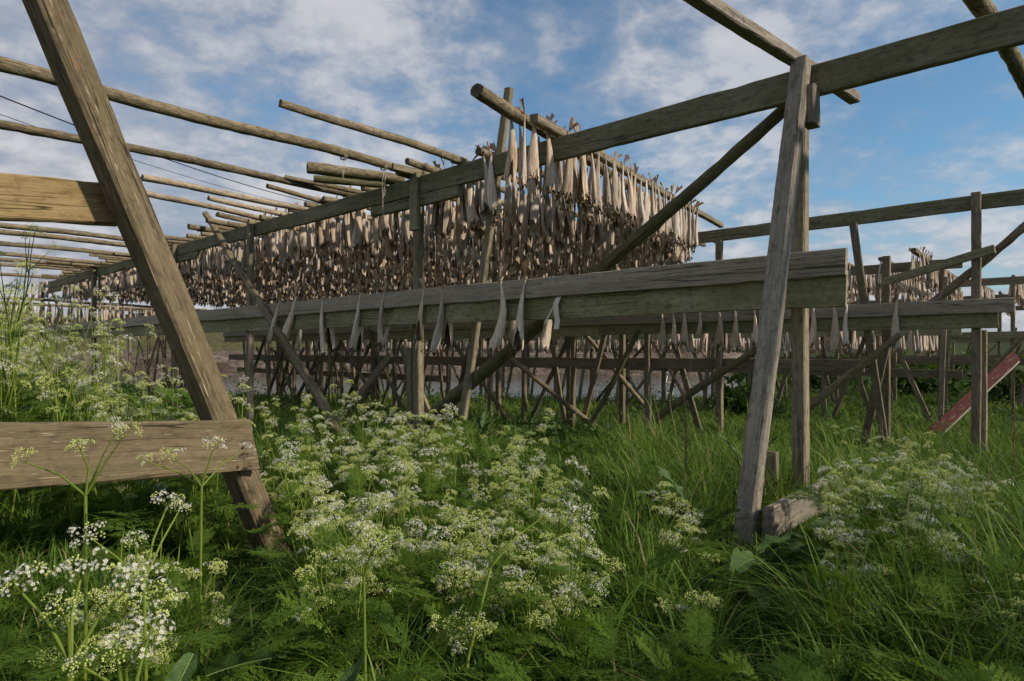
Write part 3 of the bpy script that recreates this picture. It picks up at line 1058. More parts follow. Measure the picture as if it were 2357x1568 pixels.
def place_fish(p, rotz, label, group, scale=1.0, tilt=(0, 0), fin=True, finrot=None, ring=True, pale=False, var=None, cat="dried fish"):
    me = (PALE_ME if pale else FISH_ME)[frng.randrange(len(FISH_ME)) if var is None else var]
    o = bpy.data.objects.new("dried_cod", me)
    o.location = p
    o.rotation_euler = (tilt[0], tilt[1], rotz)
    wx = 0.98 if pale else 0.94
    o.scale = (wx * scale * frng.uniform(0.85, 1.15), wx * scale * frng.uniform(0.85, 1.15), scale)
    COL.objects.link(o)
    tag(o, label, cat, group)
    if fin:
        f = bpy.data.objects.new("tail_fin", FIN_ME[frng.randrange(len(FIN_ME))])
        f.parent = o
        f.rotation_euler = finrot or (frng.gauss(0, 0.35), frng.gauss(0, 0.45), frng.uniform(0, 6.28))
        COL.objects.link(f)
    if ring:
        t = bpy.data.objects.new("twine", RING_ME)
        t.parent = o
        COL.objects.link(t)
    return o


# fish tied in pairs over the front rail: (tie u, v), (bottom u), scale, back-partner u
face_cam = math.atan2(-BX[1], -BX[0]) - math.pi / 2     # back of the fish towards -B
RAILFISH = [((645, 692), 624, 0.98, None, "tailless looking cod with open belly, leftmost on the front rail"),
            ((681, 680), 642, 0.98, 686, "cod bent to the left beside the lichen covered diagonal pole"),
            ((743, 697), 738, 1.04, 764, "third cod from the left on the front rail, tail fin leaning right"),
            ((829, 683), 806, 1.03, 836, "cod with long split belly and forked tail, fourth on the front rail"),
            ((886, 682), 876, 0.96, 903, "straight grey cod with splayed tail left of the middle post"),
            ((976, 676), 957, 0.92, None, "cod with gaping dark belly hanging before the middle post"),
            ((1019, 668), 996, 1.0, 1030, "twisted cod just right of the middle post on the front rail"),
            ((1152, 660), 1138, 0.99, 1172, "broad grey cod with orange tail, second from the white tape"),
            ((1210, 650), 1194, 1.02, 1250, "long pale cod nearest the white tape on the front rail")]
for i, ((u, v), ub, sc, bu, lab) in enumerate(RAILFISH):
    p = px(u, v, b=4.672)
    p.z = max(p.z, 1.905)
    if i == 0:
        p = px(u, v, b=4.56)
        p.z = 1.9
    q = px(ub, v + 130, b=4.66)
    lean = (q.x - p.x) * 1.0
    turn = (3.0 if i in (0, 3, 5) else 0) + (2.3 if i in (2, 6, 8) else 0) + frng.uniform(-0.3, 0.3)
    o = place_fish(p, face_cam + turn, lab, "cod hung singly along the front rail", sc * 1.2, (0, 0), pale=True, finrot=(0.0, 0.0, -turn), var=i)
    for ch in o.children:
        if ch.name.startswith('tail_fin'):
            ch.matrix_local = Matrix.Rotation(-turn, 4, 'Z') @ Matrix.Rotation([0.1, 0.35, 0.5, 0.55, -0.25, 0.4, 0.45, -0.05, 0.2][i], 4, 'Y') @ Matrix.Scale(1.15, 4)
    # lean within the plane of the rail
    R = Matrix.Rotation(math.atan2(-lean, 0.58 * sc), 4, Vector((BX[0], BX[1], 0)))
    o.rotation_euler = (R.to_3x3() @ o.rotation_euler.to_matrix()).to_euler()
    if bu:
        pb = px(bu, 700, b=4.88)
        pb.z = 1.87
        place_fish(pb, face_cam + frng.uniform(-3, 3), "cod hanging behind the front rail, only its lower end showing below", "cod hung behind the front rail", 1.1, (frng.gauss(0, .05), frng.gauss(0, .08)), fin=False, pale=True)

# single cod on the second rail
for u, lab in ((1522, "leftmost"), (1548, ""), (1574, ""), (1608, "small"), (1653, ""), (1691, ""), (1735, ""), (1750, ""), (1871, ""), (1917, ""), (1951, ""), (2064, "tail")):
    p = px(u, 700, b=10.84)
    p.z = 1.93
    l = {"leftmost": "leftmost cod hanging from the second rail under the front rail", "small": "shortest cod on the second rail, in the gap before the grey leg",
         "tail": "lone cod with raised tail fin near the right end of the second rail"}.get(lab)
    if not l:
        l = "grey cod on the second rail left of the grey leaning leg" if u < 1760 else "grey cod on the second rail right of the near post"
    place_fish(p, face_cam + frng.uniform(-0.5, 0.5), l, "cod hung along the second rail", (0.8 if lab == "small" else 1.16) * frng.uniform(0.96, 1.05), (frng.gauss(0, .03), frng.gauss(0, .03)), fin=(lab == "tail" or frng.random() < .4), pale=True)
    if frng.random() < 0.6:
        p2 = px(u + 14, 700, b=11.2)
        p2.z = 1.9
        place_fish(p2, frng.uniform(0, 6), "cod hanging on the far side of the second rail", "cod behind the second rail", 1.12, fin=False)

# pair slung over the high beam
for u, dz in ((1112, 0.0), (1130, 0.0)):
    p = px(u, 352, b=4.845)
    p.z = 3.285
    place_fish(p, face_cam + 0.3, "one of two cod slung over the high front beam near its slanting timber", "pair of cod over the high beam", 0.98, (0, 0.05 if u > 1120 else 0.0), fin=True, pale=True)

# ------------------------------------------------------------------ poles
def drying_pole(p0, p1, r0, r1, label, group=None, mat=None, square=False, **kw):
    mat = mat or M_POLE
    if square:
        o = timber("drying_plank", p0, p1, r0 * 2, r1 * 2, mat)
        return tag(o, label, "plank", group)
    o = pole("drying_pole", p0, p1, r0, r1, mat, endmat=M_END, **kw)
    return tag(o, label, "pole", group)


ZB = 3.285
BE = 4.98     # where poles stop just past the front beam


def pole_px(u0, v0, u1, v1, r0, r1, label, z0=None, over=0.0, **kw):
    """pole lying on the front beam; near end seen at (u0,v0), beam end at (u1,v1)"""
    p0 = px(u0, v0, z=(z0 or ZB + r0))
    p1 = px(u1, v1, b=BE)
    p1.z = ZB + r1
    dr = (p0 - p1)
    if over:
        p0 = p0 + dr * over
    return drying_pole(p0, p1, r0, r1, label, **kw)


pole_px(0, 148, 968, 399, 0.058, 0.047, "thickest long pole crossing the sky at upper left with twine lashings", over=0.25)
pole_px(645, 238, 1072, 381, 0.036, 0.045, "slender free pole end highest above the beam, left of the top fish")
pole_px(708, 386, 925, 436, 0.070, 0.062, "thick sawn pole butt, upper of the stacked pair at the beam")
pole_px(722, 411, 890, 441, 0.045, 0.045, "thinner pole butt, lower of the stacked pair at the beam", mat=M_MOSS)
pole_px(0, 286, 812, 444, 0.045, 0.045, "second long pole crossing the whole upper left sky", over=0.25)
pole_px(656, 408, 835, 448, 0.030, 0.034, "short thin pole lying on the second long pole at the beam", z0=ZB + 0.08)
pole_px(615, 428, 752, 462, 0.030, 0.035, "short grey pole stub beside the black cable at the beam")
pole_px(327, 408, 700, 476, 0.042, 0.042, "long pale pole with free end right of the big leg, upper one", mat=M_PALE)
pole_px(322, 443, 612, 496, 0.042, 0.042, "pale birch pole with spiral bark strips, free end right of the big leg", mat=M_PALE)
pole_px(480, 456, 656, 488, 0.036, 0.038, "pale stub with spiral bark between the birch pole and beam", mat=M_PALE)
pole_px(500, 494, 585, 514, 0.040, 0.045, "short stub with split end above the lichen pole")
pole_px(476, 507, 556, 522, 0.045, 0.045, "short stub directly right of the lichen pole top")
pole_px(434, 521, 512, 532, 0.050, 0.048, "short stub directly left of the lichen pole top")
for i, (v, dv) in enumerate(((517, 0), (535, 0), (561, 0), (586, 0), (598, 0), (609, 0), (632, 0))):
    Y0 = (ZB + 0.045 - EYE) * F / (V0 - v)
    a0 = Y0 * (0.8187 * 0.7466 + 0.6652)
    p1 = W(a0 - 0.15, BE + 0.05, ZB + 0.045)
    p0 = px(0, v, z=ZB + 0.045)
    names = ["first", "second", "third", "fourth", "fifth", "sixth", "lowest"]
    drying_pole(p0 + (p0 - p1) * 0.3, p1, 0.05, 0.048, f"{names[i]} long pole from the top, left of the big leg below the yellowish board", group="long poles at the far left", bend=0.02, mat=M_LICH if i == 2 else None)
for i, (u, v, sq) in enumerate(((205, 585, True), (108, 602, False), (80, 608, False), (165, 606, True))):
    p0 = px(u, v, z=ZB + 0.05)
    p1 = W(a_of(p0) - 0.1, BE + 0.1, ZB + 0.05)
    drying_pole(p0, p1, 0.04, 0.045, ["squared stub beside the big leg in the far left bundle", "round stub second from left in the far left bundle", "leftmost short stub in the far left bundle", "small squared stub before the tied string"][i], square=sq)
# squared stub next to the thick pole
p0 = px(900, 384, z=ZB + 0.045)
drying_pole(p0, W(a_of(p0) - 0.05, 5.2, ZB + 0.045), 0.045, 0.042, "squared timber stub beside the end of the thickest pole", square=True, mat=M_POST)
# right-hand poles without fish
q0, q1 = px(1610, -6, z=ZB + 0.04), px(1968, 228, z=ZB + 0.04)
drying_pole(q0 + (q0 - q1) * 0.8, q1, 0.045, 0.042, "bare squared plank slanting over the beam above the near right post", square=True, mat=M_LEG)
q0, q1 = px(2228, 0, z=ZB + 0.075), px(2352, 190, z=ZB + 0.075)
drying_pole(q0 + (q0 - q1) * 1.2, q1 + (q1 - q0) * 1.5, 0.055, 0.052, "bare round pole crossing the beam at the upper right corner")

# fish-bearing poles between the first and second rack
rows = []
f0a = px(1097, 207, z=ZB + 0.062)
rows.append((f0a, px(1590, 536, b=11.25), 0.062, "thick round pole with free end high above the beam, bearing the first cod", None, False))
f1a, f1b = px(1228, 272, z=ZB + 0.05), px(1660, 520, b=11.25)
rows.append((f1a, f1b, 0.045, "squared plank bearing the sunlit end row of cod", None, True))
a = 4.75
rr = random.Random(4)
k = 0
while a < 22.2:
    st = 4.80 - (rr.random() ** 2) * 0.35
    if 6.2 < a < 10.6:
        st = 4.84
    w_ = max(0.0, 1 - (a - 4.7) / 6)
    rows.append((W(a, st, ZB + 0.045), W(a + 0.62 * w_ + rr.gauss(0, .05), 12.6, 3.40), 0.042, "round drying pole hidden among hanging cod between the two front racks", "fish poles between the front racks", False))
    a += rr.uniform(0.40, 0.50)
    k += 1

STUFF = []      # fish that are not built one by one


def hang_row(p0, p1, r, idx, b_from, b_to, indiv, label, group, spacing=0.175, zoff=0.0, scale=(0.88, 1.05), umax=None):
    d = p1 - p0
    b0, b1 = b_of(p0), b_of(p1)
    b = b_from
    n = 0
    while b < b_to:
        t = (b - b0) / (b1 - b0)
        c = p0 + d * t
        if umax and c.x / c.y * F + U0 > umax + rr.uniform(-12, 12):
            break
        for s in (-1, 1):
            off = s * (r + 0.012 + rr.uniform(0, 0.02))
            P = Vector((c.x + AX[0] * off + rr.gauss(0, .01), c.y + AX[1] * off + rr.gauss(0, .01), c.z + rr.uniform(-0.01, 0.03) + zoff))
            rot = rr.uniform(-1.1, 1.1) + (math.atan2(AX[1], AX[0]) - math.pi / 2 if s > 0 else math.atan2(-AX[1], -AX[0]) - math.pi / 2)
            sc = rr.uniform(*scale)
            tl = (rr.gauss(0, 0.045), rr.gauss(0, 0.045))
            if indiv(n):
                place_fish(P, rot, ("one of the first two cod beside the free end of the thick high pole" if idx == 0 and n == 0 and group == 'cod of the sunlit end rows' else label), group, sc, tl, fin=rr.random() < 0.8, ring=False)
            else:
                STUFF.append((P, rot, sc, tl))
        n += 1
        b += (spacing if indiv(n) else spacing * 1.3) * rr.uniform(0.8, 1.25)


for i, (p0, p1, r, lab, grp, sq) in enumerate(rows):
    drying_pole(p0, p1, r, r * 0.92, lab, grp, square=sq, mat=M_POST if sq else M_POLE, **({} if sq else dict(bend=0.02)))
    if i == 0:
        hang_row(p0, p1, r, i, 4.36, 11.0, lambda n: True, "dried cod on the thick free-ended pole of the sunlit right end", "cod of the sunlit end rows", 0.2, scale=(0.95, 1.12), umax=1585)
    elif i == 1:
        hang_row(p0, p1, r, i, 5.05, 11.0, lambda n: True, "dried cod on the squared plank along the sunlit right end, tails sticking up", "cod on the squared end plank", 0.16, scale=(0.9, 1.12), umax=1605)
    else:
        hang_row(p0, p1, r, i, 5.0 + rr.uniform(0, .1), 12.4, lambda n: n < 2, "dried cod in the front edge of the dense hanging curtain behind the front beam", "cod at the front of the curtain", 0.2, scale=(0.98, 1.25), umax=1560)

# four cod at the far left end of the rack
pL0, pL1 = W(23.2, 2.6, ZB + 0.045), W(23.0, 5.0, ZB + 0.045)
for u in (62, 76, 91, 108):
    p = px(u, 625, a=23.0)
    p.z = ZB + 0.02
    place_fish(p, frng.uniform(0, 6), "one of the few cod hanging against blue sky at the far left pole end", "cod at the far left pole end", 1.0, fin=False)

# lower rack beyond the far left end, and the rows of the third and fourth rack (one mass in the photo)
lowrack = far_rack(8.5, 22.5, 31, "low wooden rack beyond the far left end of the front rack", 2.6, rail=False, seed=9, low=False)
lowrack2 = far_rack(2.0, 21.8, 31, "low wooden rack at the far left edge behind the flowers", 2.6, rail=False, seed=10, low=False)
for j, a in enumerate((22.2, 23.4, 24.6)):
    p0, p1 = W(a, 0.0, 2.65), W(a + 1.2, 9.6, 2.62)
    drying_pole(p0, p1, 0.045, 0.042, ["nearest", "middle", "farthest"][j] + " pole of the low fish row behind the far left posts", group="low far left poles")
    hang_row(p0, p1, 0.045, 0, 0.2, 9.4, lambda n: False, "", "", 0.19, scale=(0.95, 1.08))
a = 2.45
while a < 27:
    s0 = 15.4 if a < 2.6 else 16.4
    zt = 3.28
    p0, p1 = W(a, s0, zt), W(a + 0.1, 23.2, zt + 0.05)
    o = drying_pole(p0, p1, 0.05, 0.045, "squared plank end bearing cod between the far right posts" if a < 2.6 else "pole of the dense cod rows on the third rack", None if a < 2.6 else "third rack poles", square=a < 2.6)
    hang_row(p0, p1, 0.05, 0, s0 + 0.35, 23, (lambda n: n < 8) if a < 2.6 else (lambda n: False), "sunlit cod on the squared plank beyond the right posts", "cod on the far right plank", 0.24)
    a += 0.8
# lower tier on the third rack
a = 2.6
while a < 28:
    p0, p1 = W(a, 16.4, 1.72), W(a, 20.6, 1.70)
    drying_pole(p0, p1, 0.045, 0.042, "low pole of cod below the second rail in the background", "third rack low poles")
    hang_row(p0, p1, 0.045, 0, 16.5, 20.4, lambda n: False, "", "", 0.21)
    a += 0.9
# far right rows
for (b0, b1, a0, a1, st) in ((23.2, 28.6, -2.4, 4.5, 0.9), (29.3, 36.5, -8, 2.5, 1.1)):
    a = a0
    while a < a1:
        p0, p1 = W(a, b0 - 0.3, 3.28), W(a, b1, 3.3)
        drying_pole(p0, p1, 0.05, 0.045, "pole of the distant cod rows at the right", "distant right poles")
        hang_row(p0, p1, 0.05, 0, b0, b1, lambda n: False, "", "", 0.28)
        a += st


bay = empty("drying_rack", W(-5, 4.9, 0), "unseen rack bay hung with cod, added beyond the right edge to shade the foreground", "drying rack")  # added out of view so that its shadow dapples the foreground plants
along("beam", -9.5, -2.42, 4.90, 3.055, 3.28, 0.062, M_BEAM, bay)
along("beam", -9.5, -2.6, -1.1, 3.055, 3.28, 0.062, M_BEAM, bay)
for a_ in (-2.9, -6.2, -9.2):
    post("post", a_, 4.99, -0.3, 3.05, 0.10, 0.115, M_POST, bay)
    post("post", a_, -1.2, -0.3, 3.05, 0.10, 0.115, M_POST, bay)
a = -9.2
while a < -3.3:
    p0, p1 = W(a, -1.4, ZB + 0.045), W(a, 5.2, ZB + 0.045)
    drying_pole(p0, p1, 0.05, 0.045, "fish pole of the unseen bay added beyond the right edge to cast shade", "poles of the added shading bay")
    hang_row(p0, p1, 0.05, 9, 1.2, 4.2, lambda n: False, "", "", 0.26)  # unseen extra cod, hung here to thicken the cast shade
    a += 0.95


def build_fish_stuff():
    protos = []
    for i in range(8):
        mb = MB()
        fish_into(mb, 200 + i, 9, 10, spikes=False)
        V = np.concatenate(mb.v)
        protos.append((mb.v, mb.f, mb.m, V))
    out = MB()
    rs = np.random.RandomState(3)
    for P, rot, sc, tl in STUFF:
        v, f, m, V = protos[rs.randint(8)]
        R = np.array((Matrix.Rotation(rot, 3, 'Z') @ Matrix.Rotation(tl[1], 3, 'Y') @ Matrix.Rotation(tl[0], 3, 'X')))
        T = (V * sc) @ R.T + np.array(P)
        base = out.n
        out.v.append(T.astype(np.float32))
        out.n += len(T)
        out.attr.append(np.full(len(T), rs.rand(), np.float32))
        # the faces of the prototype already carry its own running offset
        for ff, mm in zip(f, m):
            out.f.append(ff + base)
            out.m.append(mm)
    o = link("hanging_dried_cod", out.mesh("hanging_dried_cod", [M_FISH, M_FISH_IN], True, True))
    tag(o, "dense dark mass of hundreds of dried cod hanging deep inside the racks", "dried fish", kind='stuff')


build_fish_stuff()

# ------------------------------------------------------------------ small things on the racks
def tube(pts, r, mat, name="tube", c=6, r1=None):
    pts = [Vector(p) for p in pts]
    mb = MB()
    n = len(pts)
    V = []
    for i, p in enumerate(pts):
        tdir = (pts[min(i + 1, n - 1)] - pts[max(i - 1, 0)]).normalized()
        e1 = tdir.cross(Vector((0.31, 0.2, 0.93)))
        if e1.length < 1e-3:
            e1 = tdir.cross(Vector((1, 0, 0)))
        e1.normalize()
        e2 = tdir.cross(e1)
        rad = r + ((r1 if r1 is not None else r) - r) * i / max(1, n - 1)
        for k in range(c):
            q = 2 * math.pi * k / c
            V.append(p + (e1 * math.cos(q) + e2 * math.sin(q)) * rad)
    mb.add(np.array([tuple(v) for v in V]), grid_faces(n, c, True))
    return mb


def tube_mesh(pts, r, mat, **kw):
    return tube(pts, r, mat, **kw).mesh("tube", [mat])


def lashing(center, axis, r, tails, label):
    e = empty("twine_lashing", center, label, "twine")
    ax = Vector(axis).normalized()
    e1 = ax.cross(Vector((0, 0, 1))).normalized()
    e2 = ax.cross(e1)
    pts = []
    for i in range(41):
        q = i / 40 * 2 * math.pi * 3.3
        pts.append(ax * (i / 40 - 0.5) * 0.035 + (e1 * math.cos(q) + e2 * math.sin(q)) * (r + 0.004))
    link("wrap", tube_mesh(pts, 0.0035, M_TWINE), e, Matrix.Translation(e.location))
    rg = random.Random(int(center[0] * 1000))
    for L in tails:
        pts = []
        x = y = 0.0
        for i in range(12):
            t = i / 11
            x += rg.gauss(0, 0.006)
            y += rg.gauss(0, 0.006)
            pts.append(Vector((x, y, -r - L * t)) + e1 * 0.02)
        link("tail_end", tube_mesh(pts, 0.003, M_TWINE), e, Matrix.Translation(e.location))


p1_, p2_ = px(0, 148, z=ZB + 0.058), px(968, 399, b=BE)
p2_.z = ZB + 0.047
for u, tl, lab in ((790, (0.16, 0.22), "knotted pale twine lashed round the thickest pole above the stacked butts"), (884, (0.30, 0.55, 0.5), "pale twine lashed to the thickest pole, its long ends hanging past the beam")):
    best = min((p1_ + (p2_ - p1_) * t / 400 for t in range(401)), key=lambda p: abs(p.x / p.y - (u - U0) / F))
    lashing(best, p2_ - p1_, 0.052, tl, lab)


def strip(pts, width, side, mat, name, parent):
    """thin band with real thickness following pts"""
    pts = [Vector(p) for p in pts]
    side = Vector(side).normalized()
    mb = MB()
    V = []
    for i, p in enumerate(pts):
        td = (pts[min(i + 1, len(pts) - 1)] - pts[max(i - 1, 0)]).normalized()
        nn = td.cross(side).normalized() * 0.0006
        V += [p - side * width / 2 - nn, p + side * width / 2 - nn, p + side * width / 2 + nn, p - side * width / 2 + nn]
    mb.add(np.array([tuple(v) for v in V]), grid_faces(len(pts), 4, True))
    me = mb.mesh("band", [mat])
    return link(name, me, parent, Matrix.Translation(parent.location))


tp = px(1276, 690, b=4.70)
tape = empty("tape_strip", tp, "white plastic tape strip hanging from the front rail board", "tape")
sd = W(1, 0, 0)
rel = lambda u, v, b: px(u, v, b=b) - tp
strip([rel(1288, 683, 4.712), rel(1284, 688, 4.690), rel(1279, 700, 4.685), rel(1280, 720, 4.683), rel(1283, 738, 4.69), rel(1280, 758, 4.684)], 0.062, sd, M_PAPER, "band", tape)
strip([rel(1277, 700, 4.695), rel(1271, 712, 4.69), rel(1262, 728, 4.675), rel(1254, 745, 4.68)], 0.05, Vector((sd.x * 0.8, sd.y * 0.8, -0.6)), M_PAPER, "band", tape)


def cable(pts, r, label):
    n = 30
    P = [Vector(p) for p in pts]
    out = []
    for i in range(n + 1):
        t = i / n
        c = P[0].lerp(P[1], t)
        c.z -= pts[2] * 4 * t * (1 - t) if False else 0.35 * 4 * t * (1 - t)
        out.append(c)
    o = link("overhead_cable", tube_mesh(out, r, M_WIRE, c=6))
    tag(o, label, "cable")


def ray(u, v, Y):
    return px(u, v, Y=Y)


cable([ray(-500, 15, 7.0), ray(800, 480, 24)], 0.012, "upper black overhead cable crossing the sky behind the left poles")
cable([ray(-500, 80, 9.0), ray(760, 486, 30)], 0.008, "lower thin black overhead cable crossing the sky at left")

# leaning red board at the right
rb0, rb1 = px(2128, 1015, Y=12.0), px(2338, 818, Y=12.6)
redb = empty("painted_board", rb0, "dark red painted board leaning in the grass at the right", "board")
M_, L_ = frame(rb0, rb1, Vector((0, -1, 0.25)))
link("board", timber_mesh(L_, 0.21, 0.03, nseed(), M_REDPAINT), redb, M_)
link("bare_edge", timber_mesh(L_ * 0.98, 0.035, 0.034, nseed(), M_CREAM), redb, M_ @ Matrix.Translation((0.01, -0.124, 0)))


# white step ladder far back
ld = px(1545, 925, Y=24)
ladder = empty("step_ladder", ld, "small white stepladder far behind, between the dark posts", "ladder")
for (ua, ub) in ((1524, 1541), (1547, 1552)):
    timber("rail", px(ua, 922, Y=24), px(ub, 838, Y=24.1), 0.05, 0.05, M_WHITEP, ladder)
for v_ in (905, 880, 858):
    timber("step", px(1528 + (922 - v_) * 0.2, v_, Y=24), px(1548, v_, Y=24), 0.05, 0.03, M_WHITEP, ladder)
timber("rail", px(1552, 838, Y=24.3), px(1590, 900, Y=25), 0.05, 0.05, M_WHITEP, ladder)

# ------------------------------------------------------------------ vegetation
def leaf_arrays(seed, L=0.30):
    """a finely divided fern-like leaf along +X, returned as triangles"""
    r = np.random.RandomState(seed)
    T = []
    curve = r.uniform(0.25, 0.6)

    def pt(s, side, up):
        # bend the leaf downwards along its length
        return np.array([s * L * math.cos(curve * s * 0.8), side, up - curve * s * s * L * 0.55])
    npin = 8
    for i in range(npin):
        s = 0.22 + 0.78 * i / npin
        pl = L * 0.42 * math.sin(math.pi * (0.22 + 0.78 * (1 - (i / npin)) * 0.9)) * (1 - 0.55 * i / npin)
        for sd in (-1, 1):
            ang = math.radians(58 - 3 * i) + r.normal(0, 0.09)
            base = pt(s, 0, 0)
            dirv = np.array([math.cos(ang), sd * math.sin(ang), r.normal(-0.05, 0.12)])
            npn = 7
            for k in range(npn):
                q = 0.15 + 0.85 * k / npn
                bp = base + dirv * pl * q
                ln = pl * 0.30 * (1 - 0.7 * k / npn) + 0.003
                for s2 in (-1, 1):
                    a2 = ang * sd + s2 * math.radians(48)
                    dv = np.array([math.cos(a2), math.sin(a2), r.normal(-0.1, 0.18)])
                    pv = np.array([-dv[1], dv[0], 0]) * ln * 0.19
                    T += [bp, bp + dv * ln * 0.5 + pv, bp + dv * ln * r.uniform(0.85, 1.1), bp, bp + dv * ln, bp + dv * ln * 0.5 - pv]
            tip = base + dirv * pl
            pv = np.array([-dirv[1], dirv[0], 0]) * pl * 0.03
            T += [base - pv, base + pv, tip]
    # rachis
    for i in range(6):
        p, q = pt(i / 6, 0, 0), pt((i + 1) / 6, 0, 0)
        wv = np.array([0, 0.0022, 0])
        T += [p - wv, p + wv, q, q + wv, q - wv, p - wv]
    return np.array(T)


LEAF_T = [leaf_arrays(300 + i, 0.30) for i in range(5)]


def tri_mesh(T, mat, name):
    mb = MB()
    n = len(T) // 3
    r = np.random.RandomState(len(T))
    mb.add(T, np.arange(n * 3).reshape(-1, 3), 0, np.repeat(r.rand(n) * 0.5 + 0.25, 3))
    return mb.mesh(name, [mat], False, True)


LEAF_ME = [tri_mesh(T, M_FERN, "leaf") for T in LEAF_T]


def umbel_mesh(seed, rays, R, white, dens):
    """compound umbel standing along +Z from its hub"""
    r = np.random.RandomState(seed)
    mb = MB()
    for i in range(rays):
        az = 2.4 * i + r.normal(0, 0.2)
        pol = math.radians(10 + 68 * math.sqrt((i + 0.3) / rays)) + r.normal(0, 0.05)
        d = np.array([math.sin(pol) * math.cos(az), math.sin(pol) * math.sin(az), math.cos(pol)])
        ln = R * r.uniform(0.68, 1.2)
        hub = d * ln
        sd = np.cross(d, [0.3, 0.2, 0.9])
        sd = sd / np.linalg.norm(sd) * 0.0008
        s2 = np.cross(d, sd)
        mb.add([-sd, sd, s2, hub], [(0, 1, 3), (1, 2, 3), (2, 0, 3)], 2, 0.5)
        w = r.rand() < white
        nf = int(dens * r.uniform(0.8, 1.25))
        ur = r.uniform(0.0095, 0.0145) * (1.0 if w else 0.85)
        for k in range(nf):
            az2 = 2.4 * k + r.rand()
            pl2 = math.radians(5 + 78 * math.sqrt((k + 0.5) / nf))
            e = np.array([math.sin(pl2) * math.cos(az2), math.sin(pl2) * math.sin(az2), math.cos(pl2)])
            # umbellets look outwards and up
            up = d * 0.45 + np.array([0, 0, 0.75])
            up /= np.linalg.norm(up)
            x1 = np.cross(up, [0.9, 0.1, 0.2])
            x1 /= np.linalg.norm(x1)
            x2 = np.cross(up, x1)
            dv = e[0] * x1 + e[1] * x2 + e[2] * up
            c = hub + dv * ur * r.uniform(0.8, 1.15)
            t1 = np.cross(dv, [0.2, 0.9, 0.3])
            t1 /= np.linalg.norm(t1)
            t2 = np.cross(dv, t1)
            if w:
                fs = r.uniform(0.0024, 0.0037)
                V, Fc = [c], []
                ph = r.rand() * 6
                for q in range(5):
                    aq = ph + q * 1.2566
                    for da in (-0.42, 0.42):
                        V.append(c + (t1 * math.cos(aq + da) + t2 * math.sin(aq + da)) * fs + dv * 0.0006)
                    Fc.append((0, 1 + 2 * q, 2 + 2 * q))
                mb.add(V, Fc, 0, r.rand())
            else:
                fs = r.uniform(0.0018, 0.0030)
                V = [c + dv * fs * 1.3, c + t1 * fs, c + t2 * fs, c - t1 * fs, c - t2 * fs, c - dv * fs]
                mb.add(V, [(0, 1, 2), (0, 2, 3), (0, 3, 4), (0, 4, 1), (5, 2, 1), (5, 3, 2), (5, 4, 3), (5, 1, 4)], 1, r.rand())
    return mb.mesh("umbel", [M_WHITE, M_BUD, M_STEM], False, True)


UMB_W = [umbel_mesh(400 + i, 11, 0.036, 0.85, 10) for i in range(4)]
UMB_M = [umbel_mesh(410 + i, 10, 0.036, 0.4, 10) for i in range(4)]
UMB_B = [umbel_mesh(420 + i, 9, 0.030, 0.04, 12) for i in range(4)]

PV = []     # plant variants: stem mesh, umbel transforms, leaf transforms


def basis_z(d, spin):
    q = Vector(d).to_track_quat('Z', 'Y').to_matrix().to_4x4()
    return q @ Matrix.Rotation(spin, 4, 'Z')


def make_variant(seed, H, nb):
    r = random.Random(seed)
    mb = MB()
    umb, lv = [], []

    def limb(p, d, L, r0, r1, n=5, curl=0.0):
        pts = [Vector(p)]
        d = Vector(d).normalized()
        for i in range(n):
            d = (d + Vector((r.gauss(0, .05), r.gauss(0, .05), curl))).normalized()
            pts.append(pts[-1] + d * L / n)
        t = tube(pts, r0, M_STEM, c=5, r1=r1)
        mb.add(np.concatenate(t.v), np.concatenate(t.f), 0, r.random())
        return pts, d
    pts, d = limb((0, 0, -0.05), (r.gauss(0, .07), r.gauss(0, .07), 1), H * 0.8, 0.0048, 0.0032, 8)
    fork = pts[-1]
    az0 = r.uniform(0, 6.28)
    for k in range(nb):
        az = az0 + k * 2.4
        out_ = r.uniform(0.1, 0.6)
        dd = Vector((math.cos(az) * out_, math.sin(az) * out_, 1))
        node = fork if k < 2 else pts[r.randint(3, 7)]
        q, de = limb(node, dd, H * r.uniform(0.14, 0.36) if k < 2 else H * r.uniform(0.12, 0.45), 0.0026, 0.0014, 4, 0.06)
        umb.append((q[-1], de, r.uniform(0, 6.28), r.uniform(0.8, 1.25)))
        if r.random() < 0.75:      # a second, smaller head
            az += r.uniform(-1.2, 1.2)
            q2, de2 = limb(q[2], (math.cos(az) * 0.8, math.sin(az) * 0.8, 1), H * r.uniform(0.08, 0.17), 0.0018, 0.001, 3, 0.05)
            umb.append((q2[-1], de2, r.uniform(0, 6.28), r.uniform(0.6, 1.0)))
    for k in range(6):
        i = r.randint(1, 7)
        az = r.uniform(0, 6.28)
        lv.append((pts[i], az, r.uniform(-0.75, 0.1), r.uniform(0.55, 1.1)))
    me = mb.mesh("stem", [M_STEM], True, True)
    return me, umb, lv, H


for i in range(9):
    PV.append(make_variant(500 + i, 0.9, 4 + i % 4))


